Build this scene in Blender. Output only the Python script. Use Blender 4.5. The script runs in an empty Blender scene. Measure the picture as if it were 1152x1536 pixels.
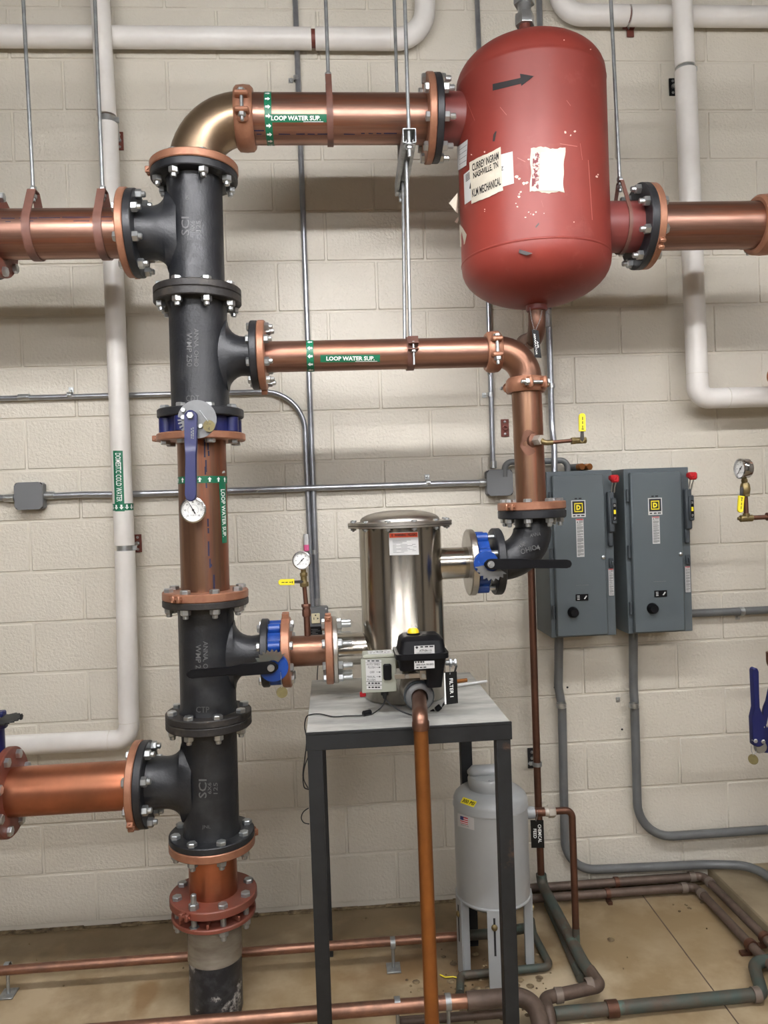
import bpy, bmesh, math, random
from mathutils import Vector, Matrix
random.seed(7)
PI = math.pi
# ------------------------------------------------------------------ camera
F_PX = 1150.0
CAM = Vector((0.99698, -3.14832, 1.66069))
RX = Vector((0.9969268, -0.0700623, -0.0350463))
RY = Vector((0.0360542, 0.0131734, 0.9992630))
RZ = Vector((-0.0695490, -0.9974556, 0.0156589))
sc = bpy.context.scene
cd = bpy.data.cameras.new('camera'); cam = bpy.data.objects.new('camera', cd)
sc.collection.objects.link(cam)
cd.sensor_fit = 'HORIZONTAL'; cd.sensor_width = 36.0; cd.lens = 36.0 * F_PX / 1152.0
cd.clip_start = 0.02
cam.matrix_world = Matrix(((RX.x, RY.x, RZ.x, CAM.x), (RX.y, RY.y, RZ.y, CAM.y), (RX.z, RY.z, RZ.z, CAM.z), (0, 0, 0, 1)))
sc.camera = cam
# ------------------------------------------------------------------ world, exposure
w = bpy.data.worlds.new('world'); sc.world = w; w.use_nodes = True
w.node_tree.nodes['Background'].inputs[0].default_value = (0.75, 0.8, 0.9, 1)
w.node_tree.nodes['Background'].inputs[1].default_value = 0.05
sc.view_settings.view_transform = 'Standard'; sc.view_settings.look = 'None'
sc.view_settings.gamma = 1.0; sc.view_settings.use_curve_mapping = False
sc.view_settings.exposure = 0.52
# ------------------------------------------------------------------ fluorescent strip lights under the ceiling
ROOM = dict(x0=-2.6, x1=5.2, y0=-9.0, y1=0.0, z0=-0.02, z1=4.3)
# (x, y, z, length, strength of the tubes)
LAMPS = [(0.85, -2.10, 3.10, 2.4, 78.0), (3.35, -2.10, 3.10, 2.4, 26.0),
         (-0.4, -4.30, 2.94, 2.4, 46.0), (2.4, -4.30, 2.94, 2.4, 46.0),
         (-0.4, -7.20, 3.0, 2.4, 34.0), (2.4, -7.20, 3.0, 2.4, 34.0)]  # this rear row is added for fill and reflections
LIGHTCOL = (1.0, 0.992, 1.02)

# ------------------------------------------------------------------ pixel helpers (survey of the photograph)
def ray(px, py): return RX * ((px - 576) / F_PX) - RY * ((py - 768) / F_PX) - RZ
def at(px, py, Y):
    d = ray(px, py); return CAM + d * ((Y - CAM.y) / d.y)
def fl(px, py, z):
    d = ray(px, py); return CAM + d * ((z - CAM.z) / d.z)
def hit_plane(Y): return lambda px, py, off=0.0: at(px, py, Y - off)
def hit_cyl(c, u, R):
    u = u.normalized()
    def h(px, py, off=0.0):
        d = ray(px, py); o = CAM - c
        dp = d - u * d.dot(u); op = o - u * o.dot(u)
        a = dp.dot(dp); b = 2 * dp.dot(op); r = R + off; q = op.dot(op) - r * r
        D = b * b - 4 * a * q
        t = (-b - math.sqrt(D)) / (2 * a) if D > 0 else -b / (2 * a)
        return CAM + d * t
    return h
V = Vector
X, Y_, Z = V((1, 0, 0)), V((0, 1, 0)), V((0, 0, 1))
YM = -0.59

# ------------------------------------------------------------------ mesh builder (world coordinates)
def frame(u):
    u = u.normalized()
    a = (X - u * X.dot(u)) if abs(u.z) > 0.9 else (Y_ - u * Y_.dot(u) if abs(u.x) > 0.5 else X - u * X.dot(u))
    a.normalize(); b = u.cross(a).normalized()
    return a, b
class MB:
    def __init__(s): s.v = []; s.f = []
    def add(s, vs, fs):
        n = len(s.v); s.v += [V(p) for p in vs]; s.f += [tuple(i + n for i in f) for f in fs]; return s
    def box(s, c, size, ex=X, ey=Y_, ez=Z, bev=0.0):
        c = V(c); h = [d / 2 for d in size]; b = min([bev] + [q * 0.98 for q in h])
        P = lambda x, y, z: c + ex * x + ey * y + ez * z
        if b <= 0:
            vs = [P(sx * h[0], sy * h[1], sz * h[2]) for sx in (-1, 1) for sy in (-1, 1) for sz in (-1, 1)]
            return s.add(vs, [(0, 1, 3, 2), (4, 6, 7, 5), (0, 4, 5, 1), (2, 3, 7, 6), (0, 2, 6, 4), (1, 5, 7, 3)])
        vs = []; idx = {}
        for sx in (-1, 1):
            for sy in (-1, 1):
                for sz in (-1, 1):
                    for k in range(3):
                        q = [h[0] - b, h[1] - b, h[2] - b]; q[k] = h[k]
                        idx[(sx, sy, sz, k)] = len(vs); vs.append(P(sx * q[0], sy * q[1], sz * q[2]))
        fs = []
        for k in range(3):
            i, j = [(1, 2), (0, 2), (0, 1)][k]
            for sg in (-1, 1):
                loop = []
                for (a, c2) in ((-1, -1), (1, -1), (1, 1), (-1, 1)):
                    t = [0, 0, 0]; t[k] = sg; t[i] = a; t[j] = c2; loop.append(idx[(t[0], t[1], t[2], k)])
                fs.append(tuple(loop))
        for k in range(3):
            i, j = [(1, 2), (0, 2), (0, 1)][k]
            for a in (-1, 1):
                for c2 in (-1, 1):
                    t0 = [0, 0, 0]; t0[k] = -1; t0[i] = a; t0[j] = c2; t1 = list(t0); t1[k] = 1
                    fs.append((idx[(*t0, i)], idx[(*t1, i)], idx[(*t1, j)], idx[(*t0, j)]))
        for sx in (-1, 1):
            for sy in (-1, 1):
                for sz in (-1, 1): fs.append((idx[(sx, sy, sz, 0)], idx[(sx, sy, sz, 1)], idx[(sx, sy, sz, 2)]))
        return s.add(vs, fs)
    def lathe(s, prof, o, u, seg=32, a=None, cap=True, phase=0.0, arc=2 * PI):
        u = u.normalized(); o = V(o)
        if a is None: a, b = frame(u)
        else: a = (a - u * a.dot(u)).normalized(); b = u.cross(a)
        full = abs(arc - 2 * PI) < 1e-6; m = seg if full else seg + 1
        vs = []; n = len(prof)
        for (r, t) in prof:
            for k in range(m):
                th = phase + arc * k / seg
                vs.append(o + u * t + (a * math.cos(th) + b * math.sin(th)) * r)
        fs = []
        for i in range(n - 1):
            for k in range(seg):
                k2 = (k + 1) % m; fs.append((i * m + k, i * m + k2, (i + 1) * m + k2, (i + 1) * m + k))
        if cap and full:
            if prof[0][0] > 1e-6: fs.append(tuple(range(m)))
            if prof[-1][0] > 1e-6: fs.append(tuple((n - 1) * m + k for k in range(m)))
        return s.add(vs, fs)
    def cyl(s, p, q, r, seg=20, bev=0.0, r2=None, phase=0.0):
        p = V(p); q = V(q); L = (q - p).length; r2 = r if r2 is None else r2
        if bev > 0: pr = [(r - bev, 0), (r, bev), (r2, L - bev), (r2 - bev, L)]
        else: pr = [(r, 0), (r2, L)]
        return s.lathe(pr, p, q - p, seg, phase=phase)
    def hexp(s, p, q, r, ph=0.0):
        p = V(p); q = V(q); L = (q - p).length
        return s.lathe([(r * .97, 0), (r, .05 * L), (r, L * .8), (r * .86, L)], p, q - p, 6, phase=ph)
    def tube(s, pts, r, seg=16, cap=True, ref=None):
        pts = [V(p) for p in pts]; n = len(pts); rr = r if isinstance(r, (list, tuple)) else [r] * n
        T = []
        for i in range(n):
            a = pts[max(0, i - 1)]; b = pts[min(n - 1, i + 1)]; T.append((b - a).normalized())
        a, b = frame(T[0])
        if ref is not None: a = (ref - T[0] * ref.dot(T[0])).normalized(); b = T[0].cross(a)
        vs = []
        for i in range(n):
            a = (a - T[i] * a.dot(T[i])).normalized(); b = T[i].cross(a)
            for k in range(seg):
                th = 2 * PI * k / seg; vs.append(pts[i] + (a * math.cos(th) + b * math.sin(th)) * rr[i])
        fs = [(i * seg + k, i * seg + (k + 1) % seg, (i + 1) * seg + (k + 1) % seg, (i + 1) * seg + k) for i in range(n - 1) for k in range(seg)]
        if cap: fs += [tuple(range(seg)), tuple((n - 1) * seg + k for k in range(seg))]
        return s.add(vs, fs)
    def prism(s, poly, nrm, t, bev=0.0):
        """poly: world points (planar); extruded by nrm*t"""
        poly = [V(p) for p in poly]; n = len(poly); nrm = nrm.normalized(); c = sum(poly, V((0, 0, 0))) / n
        if bev > 0:
            ring = [poly, [p + nrm * (t - bev) for p in poly], [c + (p - c) * (1 - bev / max((p - c).length, 1e-4)) + nrm * t for p in poly]]
        else: ring = [poly, [p + nrm * t for p in poly]]
        vs = [p for r in ring for p in r]; m = len(ring)
        fs = [tuple(range(n)), tuple((m - 1) * n + k for k in range(n))]
        for i in range(m - 1):
            for k in range(n): fs.append((i * n + k, i * n + (k + 1) % n, (i + 1) * n + (k + 1) % n, (i + 1) * n + k))
        return s.add(vs, fs)
    def strap(s, pts, wdir, w, t, closed=False):
        """flat band through pts, width along wdir, thickness t outward"""
        pts = [V(p) for p in pts]; n = len(pts); wdir = wdir.normalized(); vs = []
        for i in range(n):
            a = pts[(i - 1) % n] if (closed or i > 0) else pts[i]; b = pts[(i + 1) % n] if (closed or i < n - 1) else pts[i]
            nn = (b - a).normalized().cross(wdir).normalized()
            for (q, e) in ((-1, 0), (1, 0), (1, 1), (-1, 1)): vs.append(pts[i] + wdir * (q * w / 2) + nn * (e * t))
        fs = []
        for i in range(n if closed else n - 1):
            j = (i + 1) % n
            for k in range(4): fs.append((i * 4 + k, i * 4 + (k + 1) % 4, j * 4 + (k + 1) % 4, j * 4 + k))
        if not closed: fs += [(0, 1, 2, 3), tuple((n - 1) * 4 + k for k in range(4))]
        return s.add(vs, fs)
    def quadgrid(s, fn, nu, nv):
        vs = [fn(i / nu, j / nv) for j in range(nv + 1) for i in range(nu + 1)]
        fs = [(j * (nu + 1) + i, j * (nu + 1) + i + 1, (j + 1) * (nu + 1) + i + 1, (j + 1) * (nu + 1) + i) for j in range(nv) for i in range(nu)]
        return s.add(vs, fs)
def round_path(pts, rads, n=8):
    """polyline with corners rounded by arcs; rads per inner corner"""
    pts = [V(p) for p in pts]; out = [pts[0]]
    if not isinstance(rads, (list, tuple)): rads = [rads] * (len(pts) - 2)
    for i in range(1, len(pts) - 1):
        p = pts[i]; d0 = (pts[i - 1] - p); d1 = (pts[i + 1] - p); l0 = d0.length; l1 = d1.length; d0.normalize(); d1.normalize()
        ang = math.acos(max(-1, min(1, d0.dot(d1)))); R = rads[i - 1]
        if ang > PI - .004: out.append(p); continue
        t = min(R / math.tan(ang / 2), l0 * .98, l1 * .98); R = t * math.tan(ang / 2)
        c = p + (d0 + d1).normalized() * (R / math.sin(ang / 2)); a = p + d0 * t; b = p + d1 * t
        va = a - c; vb = b - c; om = math.acos(max(-1, min(1, va.dot(vb) / (va.length * vb.length))))
        for k in range(n + 1):
            s_ = k / n; out.append(c + (va * math.sin((1 - s_) * om) + vb * math.sin(s_ * om)) / math.sin(om))
    out.append(pts[-1]); return out

# ------------------------------------------------------------------ objects
COL = sc.collection
ORG = {}
def setprops(o, label=None, cat=None, group=None, kind=None):
    if label: o['label'] = label
    if cat: o['category'] = cat
    if group: o['group'] = group
    if kind: o['kind'] = kind
    return o
def thing(name, loc, label, cat, group=None):
    o = bpy.data.objects.new(name, None); COL.objects.link(o); o.location = V(loc); o.empty_display_size = 0.05
    ORG[o.name] = V(loc); return setprops(o, label, cat, group)
def obj(name, mb, mat, parent=None, loc=None, smooth=40, label=None):
    if parent is not None: org = ORG[parent.name]
    elif loc is not None: org = V(loc)
    else:
        c = sum(mb.v, V((0, 0, 0))) / len(mb.v); org = V((c.x, c.y, min(p.z for p in mb.v)))
    me = bpy.data.meshes.new(name)
    me.from_pydata([tuple(p - org) for p in mb.v], [], mb.f)
    bm = bmesh.new(); bm.from_mesh(me); bmesh.ops.recalc_face_normals(bm, faces=bm.faces[:]); bm.to_mesh(me); bm.free()
    me.polygons.foreach_set('use_smooth', [True] * len(me.polygons))
    me.set_sharp_from_angle(angle=math.radians(smooth))
    me.materials.append(mat)
    o = bpy.data.objects.new(name, me); COL.objects.link(o)
    if parent is not None: o.parent = parent; ORG[o.name] = org
    else: o.location = org; ORG[o.name] = org
    if label: o['label'] = label
    return o
def struct(name, mb, mat, loc=(0, 0, 0)):
    o = obj(name, mb, mat, loc=loc); o['kind'] = 'structure'; return o

# ------------------------------------------------------------------ text
_TX = {}
def text_mesh(s, depth=0.0, bold=0.0):
    k = (s, depth, bold)
    if k in _TX: return _TX[k]
    cu = bpy.data.curves.new('t', 'FONT'); cu.body = s; cu.size = 1.0; cu.extrude = depth; cu.offset = bold; cu.resolution_u = 2
    o = bpy.data.objects.new('t', cu); COL.objects.link(o)
    dg = bpy.context.evaluated_depsgraph_get(); me = bpy.data.meshes.new_from_object(o.evaluated_get(dg))
    vs = [v.co.copy() for v in me.vertices]; fs = [tuple(p.vertices) for p in me.polygons]
    bpy.data.objects.remove(o); bpy.data.curves.remove(cu); bpy.data.meshes.remove(me)
    x0 = min(v.x for v in vs); x1 = max(v.x for v in vs); y0 = min(v.y for v in vs); y1 = max(v.y for v in vs)
    vs = [((v.x - x0) / (x1 - x0), (v.y - y0) / (y1 - y0), v.z) for v in vs]
    _TX[k] = (vs, fs); return _TX[k]
def quad_fn(q, hit):
    """q: four pixel corners (bottom-left, bottom-right, top-right, top-left in reading order)"""
    def f(s, t, off=0.0):
        x = (1 - s) * (1 - t) * q[0][0] + s * (1 - t) * q[1][0] + s * t * q[2][0] + (1 - s) * t * q[3][0]
        y = (1 - s) * (1 - t) * q[0][1] + s * (1 - t) * q[1][1] + s * t * q[2][1] + (1 - s) * t * q[3][1]
        return hit(x, y, off)
    return f
def add_text(mb, s, fn, s0=0, s1=1, t0=0, t1=1, off=0.0012, raised=0.0, bold=0.0):
    vs, fs = text_mesh(s, 0.5 if raised else 0.0, bold)
    mb.add([fn(s0 + (s1 - s0) * x, t0 + (t1 - t0) * y, off + (raised * (z + .5) if raised else 0)) for x, y, z in vs], fs)
def add_bars(b, fn, s0, s1, t0, t1, words=3, off=.0012):
    # print too small to read in the photograph: word-shaped strokes
    x = s0; w = (s1 - s0) / words
    for k in range(words):
        a_ = x + k * w; e = a_ + w * (.62 + .22 * ((k * 7 + 3) % 3) / 2)
        b.add([fn(a_, t0, off), fn(e, t0, off), fn(e, t1, off), fn(a_, t1, off)], [(0, 1, 2, 3)])
def add_sheet(mb, fn, nu=1, nv=1, off=0.0006, s0=0, s1=1, t0=0, t1=1, th=0.0):
    f = lambda a, b: fn(s0 + (s1 - s0) * a, t0 + (t1 - t0) * b, off)
    mb.quadgrid(f, nu, nv)
    if th:
        g = lambda a, b: fn(s0 + (s1 - s0) * a, t0 + (t1 - t0) * b, off - th)
        edge = [(i / nu, 0) for i in range(nu)] + [(1, j / nv) for j in range(nv)] + [(1 - i / nu, 1) for i in range(nu)] + [(0, 1 - j / nv) for j in range(nv)]
        vs = [f(*e) for e in edge] + [g(*e) for e in edge]; n = len(edge)
        mb.add(vs, [(k, (k + 1) % n, n + (k + 1) % n, n + k) for k in range(n)])

# ------------------------------------------------------------------ materials
MAT = {}

def srgb(c):
    c = [x / 255 for x in c]; return tuple((x / 12.92 if x <= .04045 else ((x + .055) / 1.055) ** 2.4) for x in c)
def material(name, col, rough=0.5, metal=0.0, col2=None, nscale=8.0, thr=(0.35, 0.7), bump=0.0, bscale=60.0, bdist=0.002, stretch=(1, 1, 1), col3=None, n3=3.0, thr3=(.55, .7), coat=0.0, rvar=0.0, spec=0.5, aniso=0.0):
    m = bpy.data.materials.new(name); m.use_nodes = True; nt = m.node_tree; N = nt.nodes; L = nt.links
    b = N['Principled BSDF']
    b.inputs['Roughness'].default_value = rough; b.inputs['Metallic'].default_value = metal
    b.inputs['Base Color'].default_value = (*col, 1); b.inputs['Coat Weight'].default_value = coat
    b.inputs['Specular IOR Level'].default_value = spec
    tc = N.new('ShaderNodeTexCoord'); mp = N.new('ShaderNodeMapping'); mp.inputs['Scale'].default_value = stretch
    L.new(tc.outputs['Object'], mp.inputs['Vector'])
    last = None
    if col2 is not None:
        n = N.new('ShaderNodeTexNoise'); n.inputs['Scale'].default_value = nscale; n.inputs['Detail'].default_value = 6; n.inputs['Roughness'].default_value = .6
        L.new(mp.outputs['Vector'], n.inputs['Vector'])
        r = N.new('ShaderNodeMapRange'); r.inputs['From Min'].default_value = thr[0]; r.inputs['From Max'].default_value = thr[1]
        L.new(n.outputs['Fac'], r.inputs['Value'])
        mx = N.new('ShaderNodeMix'); mx.data_type = 'RGBA'; mx.inputs['A'].default_value = (*col, 1); mx.inputs['B'].default_value = (*col2, 1)
        L.new(r.outputs['Result'], mx.inputs['Factor']); last = mx.outputs['Result']
        if rvar:
            rr = N.new('ShaderNodeMapRange'); rr.inputs['To Min'].default_value = rough; rr.inputs['To Max'].default_value = rough + rvar
            L.new(r.outputs['Result'], rr.inputs['Value']); L.new(rr.outputs['Result'], b.inputs['Roughness'])
        if col3 is not None:
            n2 = N.new('ShaderNodeTexNoise'); n2.inputs['Scale'].default_value = n3; n2.inputs['Detail'].default_value = 8; n2.inputs['Roughness'].default_value = .7
            L.new(mp.outputs['Vector'], n2.inputs['Vector'])
            r2 = N.new('ShaderNodeMapRange'); r2.inputs['From Min'].default_value = thr3[0]; r2.inputs['From Max'].default_value = thr3[1]
            L.new(n2.outputs['Fac'], r2.inputs['Value'])
            m2 = N.new('ShaderNodeMix'); m2.data_type = 'RGBA'; m2.inputs['B'].default_value = (*col3, 1)
            L.new(last, m2.inputs['A']); L.new(r2.outputs['Result'], m2.inputs['Factor']); last = m2.outputs['Result']
        L.new(last, b.inputs['Base Color'])
    if bump:
        n = N.new('ShaderNodeTexNoise'); n.inputs['Scale'].default_value = bscale; n.inputs['Detail'].default_value = 3
        L.new(tc.outputs['Object'], n.inputs['Vector'])
        bp = N.new('ShaderNodeBump'); bp.inputs['Strength'].default_value = bump; bp.inputs['Distance'].default_value = bdist
        L.new(n.outputs['Fac'], bp.inputs['Height']); L.new(bp.outputs['Normal'], b.inputs['Normal'])
    MAT[name] = m; return m
S = srgb
material('block_paint', S((207, 201, 187)), 0.42, col2=S((202, 196, 181)), nscale=2, bump=1.0, bscale=88, bdist=.0036)
material('mortar_paint', S((206, 200, 186)), 0.5, bump=0.3, bscale=120)
material('room_paint', S((150, 144, 134)), 0.7)
material('ceiling_paint', S((150, 148, 146)), 0.9)
material('concrete', S((176, 158, 128)), 0.45, col2=S((142, 121, 88)), nscale=2.8, thr=(.38, .6), bump=0.15, bscale=30, col3=S((112, 92, 64)), n3=1.1, thr3=(.56, .78), rvar=.15)
material('concrete_curb', S((148, 134, 108)), 0.7, col2=S((118, 104, 82)), nscale=6, bump=0.4, bscale=60)
material('grime', S((70, 55, 38)), 0.9, col2=S((150, 132, 100)), nscale=30, bump=.6, bscale=90)
material('copper', (0.30, 0.155, 0.10), 0.3, 0.9, col2=(0.19, 0.10, 0.07), nscale=5, thr=(.35, .7), rvar=.12, col3=(0.14, 0.085, 0.06), n3=4, thr3=(.52, .78))
material('copper_red', (0.50, 0.175, 0.09), 0.3, 0.9, col2=(0.30, 0.12, 0.065), nscale=5, thr=(.35, .7), rvar=.12)
material('copper_dull', (0.19, 0.09, 0.06), 0.42, 0.85, col2=(0.12, 0.062, 0.042), nscale=9, rvar=.15, col3=(0.10, 0.07, 0.05), n3=6, thr3=(.55, .7))
material('copper_drain', (0.42, 0.17, 0.05), 0.33, 0.85, col2=(0.30, 0.12, 0.04), nscale=9, rvar=.1)
material('copper_paint', (0.36, 0.17, 0.10), 0.42, 0.45, col2=(0.28, 0.125, 0.075), nscale=25, thr=(.4, .7), bump=.2, bscale=90)
material('copper_paint_red', S((128, 66, 50)), 0.5, 0.15, col2=S((112, 70, 58)), nscale=15, bump=.2, bscale=90)
material('brass_elbow', (0.33, 0.24, 0.15), 0.30, 0.9, col2=(0.20, 0.14, 0.095), nscale=7, rvar=.1)
material('brass', (0.30, 0.23, 0.10), 0.42, 0.8, col2=(0.18, 0.14, 0.07), nscale=30)
material('cast_iron', (0.0115, 0.0125, 0.015), 0.42, 0.0, col2=(0.025, 0.026, 0.027), nscale=14, thr=(.5, .75), bump=.35, bscale=120, rvar=.2)
material('cast_iron_worn', (0.02, 0.018, 0.017), 0.55, 0.1, col2=(0.06, 0.05, 0.04), nscale=18, thr=(.5, .7), bump=.4, bscale=90, col3=(.22, .12, .07), n3=9, thr3=(.66, .75))
material('cast_letter', (0.10, 0.10, 0.10), 0.5, 0.0)
material('dark_steel', (0.032, 0.035, 0.038), 0.45, 0.5, col2=(0.02, 0.02, 0.02), nscale=5, rvar=.2, col3=(.12, .07, .045), n3=7, thr3=(.62, .72))
material('table_top', (0.52, 0.52, 0.48), 0.5, 0.25, col2=(0.30, 0.30, 0.28), nscale=4, thr=(.4, .65), rvar=.2, stretch=(1, 3, 1), col3=(.6, .62, .6), n3=5, thr3=(.6, .8))
material('zinc', (0.52, 0.54, 0.54), 0.32, 0.9, col2=(0.45, 0.47, 0.47), nscale=60)
material('zinc_dull', (0.40, 0.42, 0.42), 0.45, 0.8, col2=(0.28, 0.29, 0.29), nscale=40)
material('conduit_steel', (0.40, 0.42, 0.45), 0.33, 0.85, col2=(0.30, 0.31, 0.33), nscale=20)
material('conduit_grey', S((106, 108, 107)), 0.45, 0.1, col2=S((94, 96, 96)), nscale=12)
material('stainless', (0.46, 0.43, 0.38), 0.13, 1.0, col2=(0.36, 0.33, 0.28), nscale=3, stretch=(9, 9, .25), rvar=.12)
material('stainless_dull', (0.52, 0.50, 0.46), 0.34, 1.0, col2=(0.4, 0.37, 0.33), nscale=12)
material('pipe_jacket', S((226, 223, 217)), 0.38, col2=S((214, 210, 203)), nscale=6, bump=.3, bscale=14)
material('tank_red', S((132, 53, 44)), 0.42, 0.0, col2=S((118, 47, 39)), nscale=3, thr=(.35, .7), rvar=.1, bump=.1, bscale=20, col3=S((150, 84, 76)), n3=5, thr3=(.6, .85), spec=.35)
material('tank_nozzle', S((118, 56, 52)), 0.45, 0.0, col2=S((104, 48, 44)), nscale=8)
material('strap_brown', S((118, 82, 71)), 0.5, 0.1, col2=S((104, 72, 62)), nscale=20)
material('scratch_red', S((170, 100, 88)), 0.6)
material('plate_steel', (0.19, 0.195, 0.195), 0.42, 0.5, col2=(0.15, 0.15, 0.15), nscale=30)
for _n, _s, _c in (('copper_h', (.7, 16, 16), (0.33, 0.18, 0.13)), ('copper_v', (16, 16, .6), (0.27, 0.15, 0.09))):
    material(_n, _c, 0.31, 0.88, col2=(0.16, 0.092, 0.07), nscale=2.0, thr=(.38, .66), rvar=.15, stretch=_s, col3=(0.30, 0.11, 0.06), n3=1.1, thr3=(.5, .66))
material('red_oxide', S((112, 56, 44)), 0.55, 0.1, col2=S((96, 48, 38)), nscale=20)
material('valve_blue', S((18, 62, 138)), 0.35, coat=.15, bump=.15, bscale=60)
material('valve_navy', S((20, 26, 78)), 0.4, coat=.1, bump=.1, bscale=60)
material('black_plastic', (0.005, 0.005, 0.006), 0.45, spec=.16)
material('tag_brass', (0.20, 0.17, 0.07), 0.6, 0.25, col2=(0.14, 0.11, 0.045), nscale=60)
material('black_rubber', (0.01, 0.01, 0.01), 0.6)
material('cabinet_grey', S((82, 90, 93)), 0.42, bump=.04, bscale=200)
material('cabinet_dark', S((56, 62, 66)), 0.5)
material('box_grey', S((108, 110, 111)), 0.5, 0.2)
material('control_grey', S((150, 152, 138)), 0.5)
material('feeder_grey', S((160, 163, 163)), 0.33, col2=S((152, 155, 155)), nscale=5, coat=.2)
material('paper', S((192, 192, 190)), 0.75, spec=.3)
material('paper_aged', S((204, 197, 180)), 0.7, col2=S((186, 178, 160)), nscale=14)
material('ink', S((30, 28, 28)), 0.7)
material('white_ink', S((238, 240, 236)), 0.6)
material('label_green', S((12, 104, 72)), 0.4)
material('label_black', (0.006, 0.006, 0.006), 0.5, spec=.25)
material('yellow_vinyl', S((232, 214, 40)), 0.4)
material('red_plastic', S((176, 22, 32)), 0.35)
material('orange_print', S((214, 74, 36)), 0.5)
material('print_maroon', S((110, 46, 52)), 0.7, col2=S((206, 188, 176)), nscale=90, thr=(.48, .56))
material('dial_face', S((232, 233, 230)), 0.4)
material('glass_rim', (0.6, 0.6, 0.6), 0.18, 1.0)
material('pen_mark', S((28, 30, 62)), 0.5)
material('ivory', S((222, 212, 176)), 0.45)
material('pink_paint', S((216, 92, 140)), 0.5)
material('green_patina', (0.065, 0.085, 0.072), 0.6, 0.3, col2=(0.10, 0.078, 0.058), nscale=9, thr=(.4, .6), col3=(.10, .20, .17), n3=8, thr3=(.58, .75))
material('floor_copper', (0.33, 0.17, 0.11), 0.33, 0.85, col2=(0.19, 0.11, 0.08), nscale=16, rvar=.2)
material('floor_pipe_brown', (0.15, 0.105, 0.08), 0.55, 0.4, col2=(0.09, 0.065, 0.05), nscale=18)
material('solder', (0.5, 0.46, 0.4), 0.5, 0.6)
material('solder_dull', (0.2, 0.16, 0.13), 0.6, 0.4)
material('stub_wrap', (0.012, 0.013, 0.016), 0.45, 0.0, col2=(0.05, 0.05, 0.055), nscale=25, thr=(.45, .7), col3=(.36, .35, .33), n3=11, thr3=(.56, .62), bump=.5, bscale=50)
material('plastic_film', S((112, 104, 92)), 0.25, col2=S((134, 128, 116)), nscale=9, stretch=(1, 1, 4), coat=.5, bump=.6, bscale=25)
material('flag_blue', S((44, 52, 110)), 0.6); material('flag_red', S((190, 60, 70)), 0.6)
material('amber', S((236, 200, 30)), 0.3)
material('chalk', S((226, 196, 180)), 0.8)
M = MAT
# ================================================================== THE ROOM
def use_world_coords(m):
    nt = m.node_tree
    g = nt.nodes.new('ShaderNodeNewGeometry')
    for n in list(nt.nodes):
        if n.type == 'TEX_COORD':
            for l in list(n.outputs['Object'].links):
                s_ = l.to_socket; nt.links.remove(l); nt.links.new(g.outputs['Position'], s_)
def stain_and_shade(m, spots):
    # old spill stains, plus a wall-side band of grime and painted shade
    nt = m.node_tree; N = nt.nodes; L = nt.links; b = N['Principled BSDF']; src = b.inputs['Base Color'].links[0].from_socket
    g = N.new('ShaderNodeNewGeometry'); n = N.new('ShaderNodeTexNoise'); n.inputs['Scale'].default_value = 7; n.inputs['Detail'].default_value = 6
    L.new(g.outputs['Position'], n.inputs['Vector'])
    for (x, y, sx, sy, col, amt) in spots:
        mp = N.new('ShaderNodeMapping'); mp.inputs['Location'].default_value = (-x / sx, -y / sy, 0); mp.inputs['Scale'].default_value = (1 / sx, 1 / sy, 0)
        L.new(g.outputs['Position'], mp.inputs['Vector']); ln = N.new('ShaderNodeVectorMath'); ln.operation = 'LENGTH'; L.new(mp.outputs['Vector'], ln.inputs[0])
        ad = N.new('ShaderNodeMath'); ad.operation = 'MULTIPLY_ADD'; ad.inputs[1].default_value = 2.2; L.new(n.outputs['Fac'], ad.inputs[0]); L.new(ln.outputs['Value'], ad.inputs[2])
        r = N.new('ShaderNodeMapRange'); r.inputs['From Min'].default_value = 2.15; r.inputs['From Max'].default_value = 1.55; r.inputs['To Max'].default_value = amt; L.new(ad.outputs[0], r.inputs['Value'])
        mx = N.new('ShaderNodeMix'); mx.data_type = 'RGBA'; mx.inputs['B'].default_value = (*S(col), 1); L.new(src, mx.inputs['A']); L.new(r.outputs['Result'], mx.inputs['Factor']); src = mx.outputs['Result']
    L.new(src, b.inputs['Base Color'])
stain_and_shade(M['concrete'], [(.5, -.08, 1.7, .22, (112, 96, 70), .75), (1.5, -.45, .32, .26, (96, 72, 44), .8), (1.72, -.62, .22, .16, (206, 190, 160), .7), (1.58, -.78, .3, .14, (190, 176, 146), .6), (.3, -.47, .05, .16, (134, 104, 66), .8), (1.15, -.45, .2, .12, (124, 96, 60), .7), (2.15, -.35, .5, .2, (136, 116, 84), .6)])  # first spot: band by the wall, grime plus shade put into the colour
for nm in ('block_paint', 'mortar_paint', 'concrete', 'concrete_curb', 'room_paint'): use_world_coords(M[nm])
R_ = ROOM; BW, BH = 0.4064, 0.2032; GAP = 0.0085
wall = struct('wall_back', MB().box(((R_['x0'] + R_['x1']) / 2, 0.0545, (R_['z0'] + R_['z1']) / 2), (R_['x1'] - R_['x0'], 0.10, R_['z1'] - R_['z0'])), M['mortar_paint'])
bm_ = MB().box((0, 0, 0), (BW - GAP, 0.02, BH - GAP), bev=0.003)
hm_ = MB().box((0, 0, 0), (BW / 2 - GAP, 0.02, BH - GAP), bev=0.003)
first = None; far = MB()
nrows = int((R_['z1']) / BH) + 1
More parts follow.
